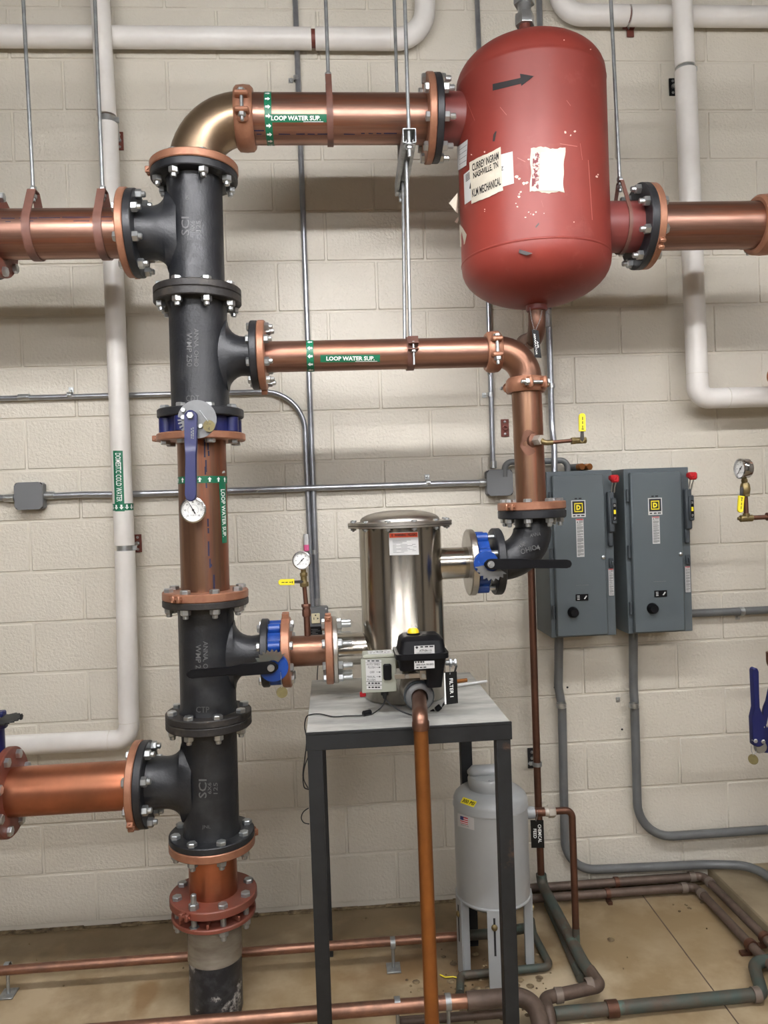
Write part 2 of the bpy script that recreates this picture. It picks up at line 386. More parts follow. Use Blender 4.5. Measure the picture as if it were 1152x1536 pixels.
for k in range(nrows):
    z = (k + .5) * BH
    if z + BH / 2 > R_['z1']: continue
    off = 0 if k % 2 == 0 else 1
    for c in range(-13, 26):
        if (c - off) % 2: continue
        x = (c + 1) * BW / 2
        if x - BW / 2 < R_['x0'] or x + BW / 2 > R_['x1']: continue
        y = 0.0095 + random.uniform(-.0006, .0006)
        if -1.0 < x < 3.35 and z < 4.0:
            if first is None:
                first = obj('block', MB().add(bm_.v, bm_.f), M['block_paint'], loc=(0, 0, 0)); o = first
            else:
                o = first.copy(); COL.objects.link(o)
            o.parent = wall; o.location = V((x, y, z)); o.rotation_euler = (random.uniform(-.002, .002), 0, random.uniform(-.0015, .0015))
        else: far.box((x, y, z), (BW - GAP, 0.02, BH - GAP), bev=0.003)
fo = obj('block_field', far, M['block_paint'], wall); fo['kind'] = 'stuff'
# floor with shallow sawn joints at the right
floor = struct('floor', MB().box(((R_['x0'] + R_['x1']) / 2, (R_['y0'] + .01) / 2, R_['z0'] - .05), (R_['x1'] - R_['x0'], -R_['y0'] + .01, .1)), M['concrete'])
jm = MB()
p0 = fl(978, 1362, -.0195); p1 = fl(1072, 1488, -.0195); d = (p1 - p0).normalized()
jm.box((p0 + d * .6), (0.004, 1.4, 0.001), ex=d.cross(Z), ey=d)
obj('floor_joint', jm, M['floor_pipe_brown'], floor)
struct('ceiling', MB().box(((R_['x0'] + R_['x1']) / 2, R_['y0'] / 2, R_['z1'] + .05), (R_['x1'] - R_['x0'], -R_['y0'] + .2, .1)), M['ceiling_paint'])
struct('wall_left', MB().box((R_['x0'] - .05, R_['y0'] / 2, (R_['z0'] + R_['z1']) / 2), (.1, -R_['y0'], R_['z1'] - R_['z0'])), M['room_paint'])
struct('wall_right', MB().box((R_['x1'] + .05, R_['y0'] / 2, (R_['z0'] + R_['z1']) / 2), (.1, -R_['y0'], R_['z1'] - R_['z0'])), M['room_paint'])
struct('wall_front', MB().box(((R_['x0'] + R_['x1']) / 2, R_['y0'] - .05, (R_['z0'] + R_['z1']) / 2), (R_['x1'] - R_['x0'], .1, R_['z1'] - R_['z0'])), M['room_paint'])
# unseen dark panels and columns, added to darken reflections in the metals
struct('reflection_panel_1', MB().box((0.2, R_['y0'] + .03, 1.18), (1.9, .06, 2.4), bev=.01), M['cabinet_dark'])
struct('reflection_panel_2', MB().box((3.4, R_['y0'] + .03, 1.18), (1.2, .06, 2.4), bev=.01), M['cabinet_dark'])
for k_, (px_, py_, w_) in enumerate([(-2.3, -6.2, .5), (5.0, -3.4, .35), (2.0, R_['y0'] + .12, .45), (5.0, -6.6, .35), (-2.35, -3.2, .4)]):
    struct('trim_%d' % (k_ + 2), MB().box((px_, py_, (R_['z0'] + R_['z1']) / 2), (w_, w_, R_['z1'] - R_['z0'])), M['cast_iron_worn'])  # added dark columns for the steel and copper to reflect
# raised concrete pad at the right
CX = 2.545
curb = struct('trim_1', MB().box(((CX + R_['x1']) / 2, -1.2, 0.014), (R_['x1'] - CX, 2.4, 0.072), bev=.006), M['concrete_curb'])
# dirt line where the wall meets the floor
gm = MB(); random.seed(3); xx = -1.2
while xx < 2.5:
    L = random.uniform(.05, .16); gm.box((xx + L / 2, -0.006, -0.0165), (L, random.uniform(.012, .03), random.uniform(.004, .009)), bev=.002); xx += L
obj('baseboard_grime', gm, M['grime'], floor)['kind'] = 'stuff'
# small debris by the curb and drilled holes in the wall
dm = MB(); random.seed(11)
for (px, py, r) in [(1019, 1367, .006), (1030, 1358, .005), (1033, 1362, .007), (1028, 1357, .004), (1052, 1354, .006), (941, 1436, .003), (1060, 1393, .003), (935, 1453, .003), (95, 1479, .004), (18, 1396, .005), (44, 1416, .003), (55, 1440, .003), (275, 1452, .004), (1036, 1363, .004), (1010, 1357, .004), (545, 1380, .004), (549, 1377, .005)]:
    p = fl(px, py, -.018); dm.lathe([(0, .004), (r * .7, .003), (r, 0), (r * .6, -.002)], p, Z, 7)
o = obj('floor_debris', dm, M['grime'], floor); o['kind'] = 'stuff'
hm = MB()
for (px, py) in [(832, 1031), (851, 1031), (933, 1094), (762, 1128)]:
    p = at(px, py, 0); hm.cyl(p + V((0, -.0015, 0)), p + V((0, .004, 0)), .0045, 10)
obj('drilled_hole', hm, M['ink'], wall)['kind'] = 'stuff'
# water-stained debris patch under the feeder
sm = MB(); random.seed(5)
for k in range(150):
    p = fl(random.gauss(745, 55), random.gauss(1475, 26), -.0185)
    if p.y > -.28: continue
    r = random.choice((.003, .004, .006, .009, .014)); sm.lathe([(0, .003), (r * .6, .0025), (r, 0)], p, Z, 8, phase=random.random())
o = obj('scale_debris', sm, M['grime'], floor); o['kind'] = 'stuff'

# fluorescent fixtures (out of frame, overhead; rear pair added as fill)
for i, (x, y, z, L, W) in enumerate(LAMPS):
    t = thing('strip_light', (x, y, z), 'white hung fluorescent strip light %s, %s of its pair' % (['nearest the pipe wall', 'behind the camera', 'added for fill at the room rear'][i // 2], ['left', 'right'][i % 2]), 'lamp', 'overhead strip lights')
    obj('housing', MB().box((x, y, z), (L, .16, .05), bev=.008), M['paper'], t)
    hg = MB()
    for sx in (-1, 1): hg.cyl((x + sx * L * .4, y, z + .025), (x + sx * L * .4, y, R_['z1'] + .01), .004, 8)
    obj('hanger_wire', hg, M['zinc'], t)
    tm = bpy.data.materials.get('lamp_%g' % W)
    if tm is None:
        tm = bpy.data.materials.new('lamp_%g' % W); tm.use_nodes = True; pb_ = tm.node_tree.nodes['Principled BSDF']
        pb_.inputs['Emission Color'].default_value = (*LIGHTCOL, 1); pb_.inputs['Emission Strength'].default_value = W
    for dy in (-.045, .045):
        q = MB(); q.cyl((x - L * .49, y + dy, z - .048), (x + L * .49, y + dy, z - .048), .016, 10); obj('tube', q, tm, t)
    q = MB()
    for sx in (-1, 1): q.box((x + sx * L * .493, y, z - .042), (.02, .13, .05), bev=.003)
    obj('lamp_holder', q, M['paper'], t)

# ================================================================== PIPE HARDWARE
_BOLT = {}
def bolt_mesh(sh, hx, t1, t2, out, both, mat):
    """axis +Z: head above t1, nut below -t2"""
    k = (sh, hx, round(t1, 4), round(t2, 4), out, both, mat)
    if k in _BOLT: return _BOLT[k]
    b = MB(); hh = sh * .66
    b.cyl((0, 0, -t2 - (sh * .9 + out if not both else 0)), (0, 0, t1), sh / 2, 10, bev=sh * .12)
    b.lathe([(hx, t1), (hx, t1 + hh * .8), (hx * .85, t1 + hh)], (0, 0, 0), Z, 6)
    if not both: b.lathe([(hx, t2), (hx, t2 + sh * .8), (hx * .85, t2 + sh * .95)], (0, 0, 0), -Z, 6)
    else: b.lathe([(hx, t2), (hx, t2 + hh * .8), (hx * .85, t2 + hh)], (0, 0, 0), -Z, 6)
    me = bpy.data.meshes.new('bolt'); me.from_pydata([tuple(v) for v in b.v], [], b.f)
    bm = bmesh.new(); bm.from_mesh(me); bmesh.ops.recalc_face_normals(bm, faces=bm.faces[:]); bm.to_mesh(me); bm.free()
    me.materials.append(M[mat]); _BOLT[k] = me; return me
def place_bolt(par, p, u, mesh, rot=0.0, name='bolt'):
    o = bpy.data.objects.new(name, mesh); COL.objects.link(o); o.parent = par
    q = V((0, 0, 1)).rotation_difference(u.normalized())
    o.rotation_mode = 'QUATERNION'; o.rotation_quaternion = q @ Matrix.Rotation(rot, 4, 'Z').to_quaternion()
    o.location = p - ORG[par.name]; return o
def bolts(par, c, u, rb, t1, t2, sh=.019, hx=.0165, n=8, out=.013, mat='zinc', both=False, skip=(), phase=PI / 8):
    a, b = frame(u); me = bolt_mesh(sh, hx, t1, t2, out, both, mat)
    for k in range(n):
        if k in skip: continue
        th = phase + 2 * PI * k / n
        place_bolt(par, c + (a * math.cos(th) + b * math.sin(th)) * rb, u, me, rot=random.uniform(0, 1))
def ring(par, c, u, t, R, ri, mat, name='flange', bev=.003, seg=48, lug=None, lug_mat=None, hub=None):
    b = MB(); pr = [(ri, 0), (R - bev, 0), (R, bev), (R, t - bev), (R - bev, t), (ri, t)]
    if hub: pr = [(ri, 0), (R - bev, 0), (R, bev), (R, t - bev), (R - bev, t), (hub[0] + .012, t), (hub[0], t + .010), (hub[0] - .004, t + hub[1])]
    b.lathe(pr, c, u, seg, cap=False)
    if lug is not None:   # split-ring lugs: two ears with a small closing bolt
        a_, b_ = frame(u); th = lug; d = a_ * math.cos(th) + b_ * math.sin(th); tg = u.cross(d).normalized()
        for q in (-1, 1):
            b.box(c + u * (t / 2) + d * (R + .004) + tg * (q * .011), (.022, .012, t * .8), ex=d, ey=tg, ez=u, bev=.002)
        b.cyl(c + u * (t / 2) + d * (R + .006) - tg * .022, c + u * (t / 2) + d * (R + .006) + tg * .022, .004, 8)
    return obj(name, b, M[mat], par)
def tee_body(par, c, u, L1, L2, R, v, Lb, rb, rho, mat='cast_iron', Rneck=None):
    b = MB(); u = u.normalized(); v = (v - u * v.dot(u)).normalized(); w_ = u.cross(v)
    b.lathe([(R * .8, -L1), (R * 1.06, -L1), (R * 1.03, -L1 + .012), (R, -L1 + .03), (R, L2 - .03), (R * 1.03, L2 - .012), (R * 1.06, L2), (R * .8, L2)], c, u, 40)
    sec = []
    n = 10
    for i in range(n + 1):
        x = Lb + (R + rho - Lb) * i / n * 1.0 if i <= 4 else None
        if i <= 4: x = Lb + ((R + rho) - Lb) * i / 4; h = 0
        else:
            th = (i - 4) / (n - 4) * PI / 2; x = R + rho * (1 - math.sin(th)); h = rho * (1 - math.cos(th))
        sec.append((x, h))
    sec.append((R * .55, rho * 1.02))
    vs = []; m = 36
    for (x, h) in sec:
        rx = rb + (.0 if x < Lb - .03 else .004 * (x - (Lb - .03)) / .03)
        for k in range(m):
            th = 2 * PI * k / m; cz, sy = math.cos(th), math.sin(th)
            # flare only along the run direction; clamp the depth so it melts into the run surface
            vs.append(c + v * x + u * (cz * (rx + h)) + w_ * (sy * rx))
    fs = [(i * m + k, i * m + (k + 1) % m, (i + 1) * m + (k + 1) % m, (i + 1) * m + k) for i in range(len(sec) - 1) for k in range(m)]
    fs.append(tuple(range(m))); b.add(vs, fs)
    return obj('body', b, M[mat], par, smooth=50)
def pipe_label(par, hit, quad, text, tdir='right', band=None, name='pipe_label', sub=None, tmargin=(.05, .95, .24, .80)):
    """quad in reading order bl, br, tr, tl"""
    fn = quad_fn(quad, hit); b = MB(); add_sheet(b, fn, 12, 6); o = obj(name, b, M['label_green'], par)
    t = MB(); add_text(t, text, fn, tmargin[0], tmargin[1], tmargin[2], tmargin[3], off=.0014, bold=.035)
    obj('lettering', t, M['white_ink'], o)
    return o
def arrow_band(par, c, u, R, t0, t1, n=14, adir=1, a0=0.0, name='arrow_band'):
    b = MB(); b.lathe([(R + .0009, t0), (R + .0011, (t0 + t1) / 2), (R + .0009, t1)], c, u, 48, cap=False)
    o = obj(name, b, M['label_green'], par); w = MB(); a_, b_ = frame(u); W = t1 - t0
    for k in range(n):
        th0 = a0 + 2 * PI * k / n
        def P(s, q): # s along axis -.5...5, q lateral metres
            th = th0 + q / R; return c + u * ((t0 + t1) / 2 + s * W * adir) + (a_ * math.cos(th) + b_ * math.sin(th)) * (R + .0018)
        h = W * .30
        w.add([P(.36, 0), P(.02, h), P(.02, -h)], [(0, 1, 2)]); w.add([P(.02, h * .42), P(-.34, h * .42), P(-.34, -h * .42), P(.02, -h * .42)], [(0, 1, 2, 3)])
    obj('arrow', w, M['white_ink'], o)
    return o
def coupling(label, c, u, r, ear, group=None, w=.055, grow=1.0, mat='copper_paint'):
    u = u.normalized(); t = thing('grooved_coupling', c - Z * (r + .03), label, 'coupling', group)
    g = grow
    b = MB(); b.lathe([(r + .0005, -w / 2), (r + .012 * g, -w / 2), (r + .020 * g, -w / 2 + .008), (r + .022 * g, 0), (r + .020 * g, w / 2 - .008), (r + .012 * g, w / 2), (r + .0005, w / 2)], c, u, 40, cap=False)
    ear = (ear - u * ear.dot(u)).normalized(); tg = u.cross(ear).normalized()
    if abs(tg.z) > .5 and tg.z < 0: tg = -tg
    if abs(tg.x) > .5 and tg.x < 0: tg = -tg
    for e in (ear, -ear):
        for q in (-1, 1):
            pc = c + e * (r + .024 * g) + tg * (q * .026)
            b.box(pc, (.042 * g, .016, w * .78), ex=e, ey=tg, ez=u, bev=.005)
            b.box(pc - e * .008 + tg * q * .014, (.020 * g, .030, w * .62), ex=e, ey=tg, ez=u, bev=.008)
    obj('housing', b, M[mat], t)
    me = bolt_mesh(.012, .0125, .034, .034, .014, False, 'zinc')
    for e in (ear, -ear): place_bolt(t, c + e * (r + .030 * g), tg, me)
    return t
def lever_poly(a, b_, wa, wb, up, nose=.02):
    """tapered lever outline from pivot a to tip b"""
    d = (b_ - a).normalized(); n = d.cross(up).normalized(); L = (b_ - a).length; pts = []
    prof = [(-nose, wa * .25), (-nose * .5, wa * .8), (0, wa), (L * .35, wa * .98), (L * .48, wb), (L - wb, wb), (L - wb * .3, wb * .75), (L, wb * .2)]
    return [a + d * s + n * h for s, h in prof] + [a + d * s - n * h for s, h in reversed(prof)]
def notch_plate(b, c, nrm, r, a0, a1, th=.004, teeth=9, base=None):
    ex, ey = base
    pts = []
    N = 216
    for k in range(N):
        a = 2 * PI * k / N; rr = r
        aa = (a - a0) % (2 * PI); span = (a1 - a0) % (2 * PI)
        if aa < span: rr = r * (1.0 if int(aa / span * teeth * 2) % 2 == 0 else .82)
        pts.append(c + ex * (math.cos(a) * rr) + ey * (math.sin(a) * rr))
    b.prism(pts, nrm, th)

# ================================================================== THE MAIN BLACK AND COPPER RISER
AT_, AB_ = at(291, 240, YM), at(325, 1508, YM)
U = (AT_ - AB_).normalized()
def A(z): return AT_ + U * ((z - AT_.z) / U.z)
def zf(px, py, R=.14): return at(px, py, YM - R).z        # height of a front rim seen at this pixel
R6, ri6, rb6, RC = .139, .07, .119, .080
zA, zB, zC0, zC1, zC2 = zf(290, 232), zf(295, 427), zf(300, 607), zf(300, 620), zf(300, 645)
zC3, zD0, zD, zD1 = zf(300, 656.5), zf(308, 892), zf(308, 905.3), zf(308, 916)
zE0, zE, zE1 = zf(315, 1082.5), zf(315, 1093.8), zf(315, 1106.5)
zF0, zF, zF1 = zf(318, 1274), zf(318, 1284.5), zf(318, 1297.5)
zG0, zG1, zG2, zG3 = zf(320, 1369), zf(320, 1382), zf(320, 1397), zf(320, 1404)
T = .026
# --- tee 1 (top), branch to the left
zb1 = at(200, 351, YM).z
t1 = thing('pipe_tee', A(zB), 'black cast iron flanged tee at the top of the riser, under the bronze elbow', 'pipe fitting')
xL1 = at(199, 351, YM).x
tee_body(t1, A(zb1), U, zb1 - zB - T * .8, zA - T * .8 - zb1, .0885, -X, A(zb1).x - xL1 - T, .083, .05)
ring(t1, A(zA) - U * T, U, T, R6, .05, 'cast_iron'); ring(t1, A(zB), U, T * .93, R6 + .002, .05, 'cast_iron_worn')
cL1 = V((xL1, YM, zb1)); ring(t1, cL1, X, T, R6, .05, 'cast_iron')
bolts(t1, A(zA), U, rb6, T * .8, T, mat='zinc'); bolts(t1, A(zB), U, rb6, T * .93, T, mat='zinc')
bolts(t1, cL1, -X, rb6, .022, T, mat='zinc')
def rotl(x0, y0, x1, y1): return [(x1, y1), (x1, y0), (x0, y0), (x0, y1)]   # reads upwards
def rotr(x0, y0, x1, y1): return [(x0, y0), (x0, y1), (x1, y1), (x1, y0)]   # reads downwards
def cast_text(par, items, hitf, mat='cast_letter'):
    for (s_, q) in items:
        b = MB(); add_text(b, s_, quad_fn(q, hitf), raised=.0025, off=-.0005, bold=.01); obj('cast_lettering', b, M[mat], par)
hr = hit_cyl(A(1.5), U, .0885)
cast_text(t1, [('SCI', rotl(272, 325, 284, 353)), ('6X6', rotl(285.5, 331, 292, 347)), ('125', rotl(294, 331, 301, 347)), ('6', [(278, 300), (284, 300), (284, 293), (278, 293)])], hr)
# --- tee 2, smaller branch to the right
zb2 = at(390, 533, YM).z; xR2 = at(388.5, 533, YM).x
R4, rb4, T4 = .1125, .093, .024
t2 = thing('pipe_tee', A(zC1), 'black cast iron flanged tee second from the top, small branch pointing right', 'pipe fitting')
tee_body(t2, A(zb2), U, zb2 - zC1 - .01, zB - T * .8 - zb2, .0935, X, xR2 - A(zb2).x - T4, .063, .055)
ring(t2, A(zB), -U, T, R6 + .002, .05, 'cast_iron_worn'); ring(t2, A(zC1), U, zC0 - zC1, R6, .05, 'cast_iron')
cR2 = V((xR2, YM, zb2)); ring(t2, cR2, -X, T4, R4, .04, 'cast_iron')
bolts(t2, cR2, -X, rb4, T4, .024, sh=.016, hx=.014, mat='zinc', out=.012)
hr2 = hit_cyl(A(1.5), U, .0935)
cast_text(t2, [('ANNA, OHIO', rotr(290, 493, 298, 550)), ('WMP 250', rotr(280, 499, 288, 550)), ('CDT', [(279, 602), (299, 602), (299, 593), (279, 593)])], hr2)
# --- wafer valve with navy lugs
tv = thing('butterfly_valve', A(zC2), 'navy blue lug butterfly valve in the riser with a hanging navy lever handle', 'valve')
b = MB(); b.lathe([(.05, 0), (.112, 0), (.112, zC1 - zC2), (.05, zC1 - zC2)], A(zC2), U, 40)
obj('body', b, M['valve_navy'], tv)
a_, b_ = frame(U)
for k in range(8):
    th = PI / 8 + k * PI / 4; d = a_ * math.cos(th) + b_ * math.sin(th)
    lb = MB(); lb.cyl(A(zC2) + d * .112 + U * .0015, A(zC1) + d * .112 - U * .0015, .0235, 20, bev=.002)
    lb.box(A((zC1 + zC2) / 2) + d * .1, (.03, .038, (zC1 - zC2) * .9), ex=d, ey=U.cross(d), ez=U, bev=.003)
    obj('lug', lb, M['valve_navy'], tv)
bolts(tv, A((zC1 + zC2) / 2), U, .116, (zC0 - zC2) - (zC1 - zC2) / 2, (zC1 - zC2) / 2 + (zC2 - zC3), both=True, mat='zinc')
pv = at(287, 631, YM - .205)
nb = MB(); nb.cyl(pv + Y_ * .0, V((pv.x, YM - .10, pv.z)), .028, 20); nb.cyl(pv - Y_ * .012, pv, .034, 20)
obj('neck', nb, M['valve_navy'], tv)
plc = at(296, 629, YM - .22)
npm = MB(); notch_plate(npm, plc, -Y_, .0575, PI * .93, PI * 1.48, th=.004, teeth=9, base=(X, Z))
pl = obj('notch_plate', npm, M['plate_steel'], tv)
for (px, py) in [(275, 615), (275, 626), (301, 639), (288, 625)]:
    p = at(px, py, YM - .225); place_bolt(tv, p, -Y_, bolt_mesh(.007, .008, .002, .003, .003, False, 'zinc'))
la = at(287, 622, YM - .232); lb_ = at(287, 752, YM - .245)
lm = MB(); lm.prism(lever_poly(la, lb_, .0185, .0165, Y_, .012), -Y_, .016, bev=.003)
lv = obj('lever', lm, M['valve_navy'], tv)
tx = MB(); add_bars(tx, quad_fn(rotr(286, 641, 291, 664), hit_plane(YM - .2505)), 0, 1, .55, .95, 6); add_bars(tx, quad_fn(rotr(286, 641, 291, 664), hit_plane(YM - .2505)), .05, 1, .05, .4, 5)
obj('cast_lettering', tx, M['box_grey'], lv)
place_bolt(tv, la - Y_ * .016 + Z * -.004, -Y_, bolt_mesh(.010, .011, .003, .003, .003, False, 'zinc'))
# brass identification tag on a bead chain
def bead_chain(b, pts, r=.0016, n=14):
    for k in range(n):
        s = k / (n - 1) * (len(pts) - 1); i = min(int(s), len(pts) - 2); p = pts[i].lerp(pts[i + 1], s - i)
        b.lathe([(0, -r), (r * .8, -r * .6), (r, 0), (r * .8, r * .6), (0, r)], p, Z, 6, cap=False)
tp = at(313.5, 639, YM - .236)
tg_ = thing('valve_tag', tp - Z * .02, 'round brass tag on a bead chain over the navy valve of the riser', 'tag')
b = MB(); b.cyl(tp, tp - Y_ * .0015, .0178, 24); dsk = obj('disc', b, M['tag_brass'], tg_)
b = MB(); add_text(b, 'CW', quad_fn([(310, 637.5), (317, 637.5), (317, 634.5), (310, 634.5)], hit_plane(YM - .2376)), off=.0004); add_text(b, '4', quad_fn([(311.5, 646), (315, 646), (315, 640), (311.5, 640)], hit_plane(YM - .2376)), off=.0004)
obj('stamped_number', b, M['ink'], dsk)
b = MB(); bead_chain(b, [at(300, 616, YM - .227), at(306, 624, YM - .232), at(312, 631.5, YM - .238)]); obj('bead_chain', b, M['zinc'], tg_)
# --- copper spool under the valve
cs = thing('copper_pipe', A(zD), 'tall vertical copper pipe in the riser, wearing a dial thermometer and green labels', 'pipe')
b = MB(); b.cyl(A(zD), A(zC2), .0785, 48); obj('pipe', b, M['copper_v'], cs)
ring(cs, A(zC2), -U, zC2 - zC3, R6 + .004, .0785, 'copper_paint', lug=PI * 1.02, name='flange')
ring(cs, A(zD), U, zD0 - zD, R6, .0785, 'copper_paint', lug=-PI * .66, name='flange')
hC = hit_cyl(A(1.5), U, .0785)
arrow_band(cs, A(0), U, .0785, (at(320, 724, YM - .07).z) / U.z, (at(320, 713.5, YM - .07).z) / U.z, n=16, adir=1, a0=.05)
fnq = quad_fn([(328.5, 724), (333.4, 815), (340.6, 814), (338.4, 724)], hC)
b = MB(); add_sheet(b, fnq, 10, 6); lo = obj('pipe_label', b, M['label_green'], cs)
# reading direction runs downwards: text bottom on the left
b = MB(); add_text(b, 'LOOP WATER SUP.', fnq, .11, .90, .22, .86, off=.0016, bold=.02); obj('lettering', b, M['white_ink'], lo)
b = MB()
for (y0, y1, x0, x1) in [(659, 686, 306, 308), (690, 708, 308, 309), (724, 732, 308.5, 311), (778, 790, 311, 313), (792, 800, 311.5, 313), (812, 834, 312, 315), (838, 852, 314, 315), (660, 675, 311, 312), (676, 684, 312, 312.5), (862, 884, 320, 321.5), (846, 850, 316, 317), (700, 712, 307, 308)]:
    add_sheet(b, quad_fn([(x0, y1), (x0 + 2.4, y1), (x0 + 2.0, y0), (x0 - .4, y0)], hC), 1, 1, off=.0004)
obj('pen_line', b, M['pen_mark'], cs)['kind'] = 'stuff'
b = MB(); q = fnw = quad_fn([(333, 710), (338, 709), (337, 706), (334, 707)], hC); add_sheet(b, fnw, 2, 2, off=.0008); obj('paper_scrap', b, M['paper'], cs)
# dial thermometer
def dial(name, c, n, r, depth, label, cat, ang, parent_extra=None, marks=27, small=True, stem=None, group=None, needle=.8):
    n = n.normalized(); t = thing(name, c - Z * r, label, cat, group); ex = Z.cross(n)
    ex.normalize(); ey = n.cross(ex).normalized()
    if ey.z < 0: ey = -ey
    b = MB(); b.lathe([(r * .9, -depth), (r * .97, -depth * .9), (r * .97, -.006), (r * 1.04, -.005), (r * 1.04, .002), (r * .93, .004), (r * .9, 0), (r * .9, -.003)], c, n, 40, cap=False)
    b.lathe([(0, 0), (r * .9, 0)], c - n * depth, n, 40, cap=False)
    obj('case', b, M['glass_rim'], t)
    b = MB(); b.lathe([(0, 0), (r * .92, 0)], c - n * .003, n, 40, cap=False); f = obj('dial_face', b, M['dial_face'], t)
    b = MB()
    for k in range(marks):
        a = math.radians(225 - 270 * k / (marks - 1)); d = ex * math.cos(a) + ey * math.sin(a); s_ = n.cross(d)
        L = .12 if k % 5 == 0 else .07; b.box(c + d * (r * (.86 - L / 2)) - n * .0022, (r * L, r * .018, .0003), ex=d, ey=s_, ez=n)
    nums = 7
    for k in range(nums):
        a = math.radians(225 - 270 * k / (nums - 1)); d = ex * math.cos(a) + ey * math.sin(a); pc = c + d * (r * .64) - n * .0022; h = r * .075
        fnn = lambda s, t_, off=0, pc=pc: pc + ex * ((s - .5) * h * 2.2) + ey * ((t_ - .5) * h * 2) + n * off
        add_text(b, str(k * 20 + (0 if not small else 20)), fnn, off=.0001)
    if small:
        for k in range(16):
            a = math.radians(210 - 240 * k / 15); d = ex * math.cos(a) + ey * math.sin(a)
            b.box(c + d * (r * .42) - n * .0022, (r * .05, r * .03, .0003), ex=d, ey=n.cross(d), ez=n)
    fnn = lambda s, t_, off=0: c + ex * ((s - .5) * r * .5) + ey * (-r * .42 + (t_ - .5) * r * .09) + n * (off - .0022)
    add_text(b, 'psi' if not small else 'deg F', fnn, off=.0001)
    obj('dial_marks', b, M['ink'], f)
    b = MB(); d = ex * math.cos(ang) + ey * math.sin(ang); s_ = n.cross(d)
    b.prism([c - n * .0015 + d * (r * .34 * -1) + s_ * r * .05, c - n * .0015 - d * (r * .34) - s_ * r * .05, c - n * .0015 + d * (r * needle) - s_ * r * .012, c - n * .0015 + d * (r * needle) + s_ * r * .012], n, .0006)
    b.cyl(c - n * .0016, c + n * .0002, r * .09, 12)
    obj('needle', b, M['ink'], f)
    if stem is not None:
        b = MB(); b.cyl(c - n * (depth - .002), stem, .007, 12); b.hexp(c - n * depth, c - n * (depth + .012), .013); obj('stem', b, M['zinc'], t)
    return t
dial('dial_thermometer', at(289.5, 765, YM - .15), -Y_, .0385, .018, 'round white dial thermometer on the copper riser, below the navy lever', 'gauge', math.radians(118), stem=at(296, 765, YM - .075), needle=.78)
# --- tee 3, branch to the right
zb3 = at(400, 979, YM).z; xR3 = at(404.5, 979, YM).x
t3 = thing('pipe_tee', A(zE), 'black cast iron flanged tee of the riser behind the long black lever', 'pipe fitting')
tee_body(t3, A(zb3), U, zb3 - zE - T * .8, zD - T * .8 - zb3, .0905, X, xR3 - A(zb3).x - T4, .06, .055)
ring(t3, A(zD), -U, zD - zD1, R6, .05, 'cast_iron_worn'); ring(t3, A(zE), U, zE0 - zE, R6, .05, 'cast_iron_worn')
cR3 = V((xR3, YM, zb3)); ring(t3, cR3, -X, T4, R4, .04, 'cast_iron')
bolts(t3, A(zD), U, rb6, zD0 - zD, zD - zD1, mat='zinc'); bolts(t3, A(zE), U, rb6, zE0 - zE, zE - zE1, mat='zinc')
hr3 = hit_cyl(A(1.5), U, .0905)
cast_text(t3, [('ANNA, O', rotr(303.5, 962, 312, 1003)), ('WMP 2', rotr(293.5, 967, 301.5, 1003)), ('CTP', [(294, 1069), (314, 1069), (314, 1060), (294, 1060)])], hr3)
# --- tee 4, branch to the left
zb4 = at(232, 1175, YM).z; xL4 = at(213, 1176, YM).x
t4 = thing('pipe_tee', A(zF), 'black cast iron flanged tee lowest in the riser, branch pointing left', 'pipe fitting')
tee_body(t4, A(zb4), U, zb4 - zF - T * .8, zE - T * .8 - zb4, .0895, -X, A(zb4).x - xL4 - T, .083, .05)
ring(t4, A(zE), -U, zE - zE1, R6, .05, 'cast_iron_worn'); ring(t4, A(zF), U, zF0 - zF, R6, .05, 'cast_iron')
cL4 = V((xL4, YM, zb4)); ring(t4, cL4, X, T, R6, .05, 'cast_iron')
bolts(t4, A(zF), U, rb6, zF0 - zF, zF - zF1, mat='zinc_dull'); bolts(t4, cL4, -X, rb6, .022, T, mat='zinc')
hr4 = hit_cyl(A(1.5), U, .0895)
cast_text(t4, [('SCI', rotl(298, 1169, 310, 1197)), ('6X6', rotl(311.5, 1174, 317, 1191)), ('125', rotl(320, 1174, 326.5, 1191)), ('JNL', [(303, 1244), (316, 1244), (316, 1238), (303, 1238)])], hr4)
# --- short copper spool and the floor stub
cs2 = thing('copper_pipe', A(zG1), 'short red copper pipe at the bottom of the riser between two split flanges', 'pipe')
b = MB(); b.cyl(A(zG1), A(zF), .0785, 48); obj('pipe', b, M['copper_red'], cs2)
ring(cs2, A(zF), -U, zF - zF1, R6 + .001, .0785, 'copper_paint', lug=-.45, name='flange')
ring(cs2, A(zG1), U, zG0 - zG1, R6 + .003, .0785, 'copper_paint_red', lug=-PI * .66, name='flange')
st = thing('floor_stub', AB_, 'dark wrapped pipe stub rising out of the floor with a ribbed maroon flange', 'pipe')
b = MB(); b.lathe([(.08, -.03), (.087, .0), (.0865, .05), (.086, .185)], AB_, U, 40); obj('pipe', b, M['stub_wrap'], st)
b = MB(); b.lathe([(.0865, .17), (.0895, .172), (.089, zG3 - AB_.z - .02), (.085, zG3 - AB_.z)], AB_, U, 40, cap=False); obj('plastic_film', b, M['plastic_film'], st)
ring(st, A(zG3), U, zG2 - zG3, R6 - .002, .05, 'copper_paint_red')
b = MB(); b.lathe([(.085, 0), (.088, zG1 - zG3 - .012), (.07, zG1 - zG3 - .004)], A(zG3), U, 40)
for k in range(8):
    th = k * PI / 4; d = a_ * math.cos(th) + b_ * math.sin(th); b.box(A((zG2 + zG1) / 2 - .006) + d * .108, (.052, .008, .016), ex=d, ey=U.cross(d), ez=U, bev=.001)
obj('hub', b, M['copper_paint_red'], st)
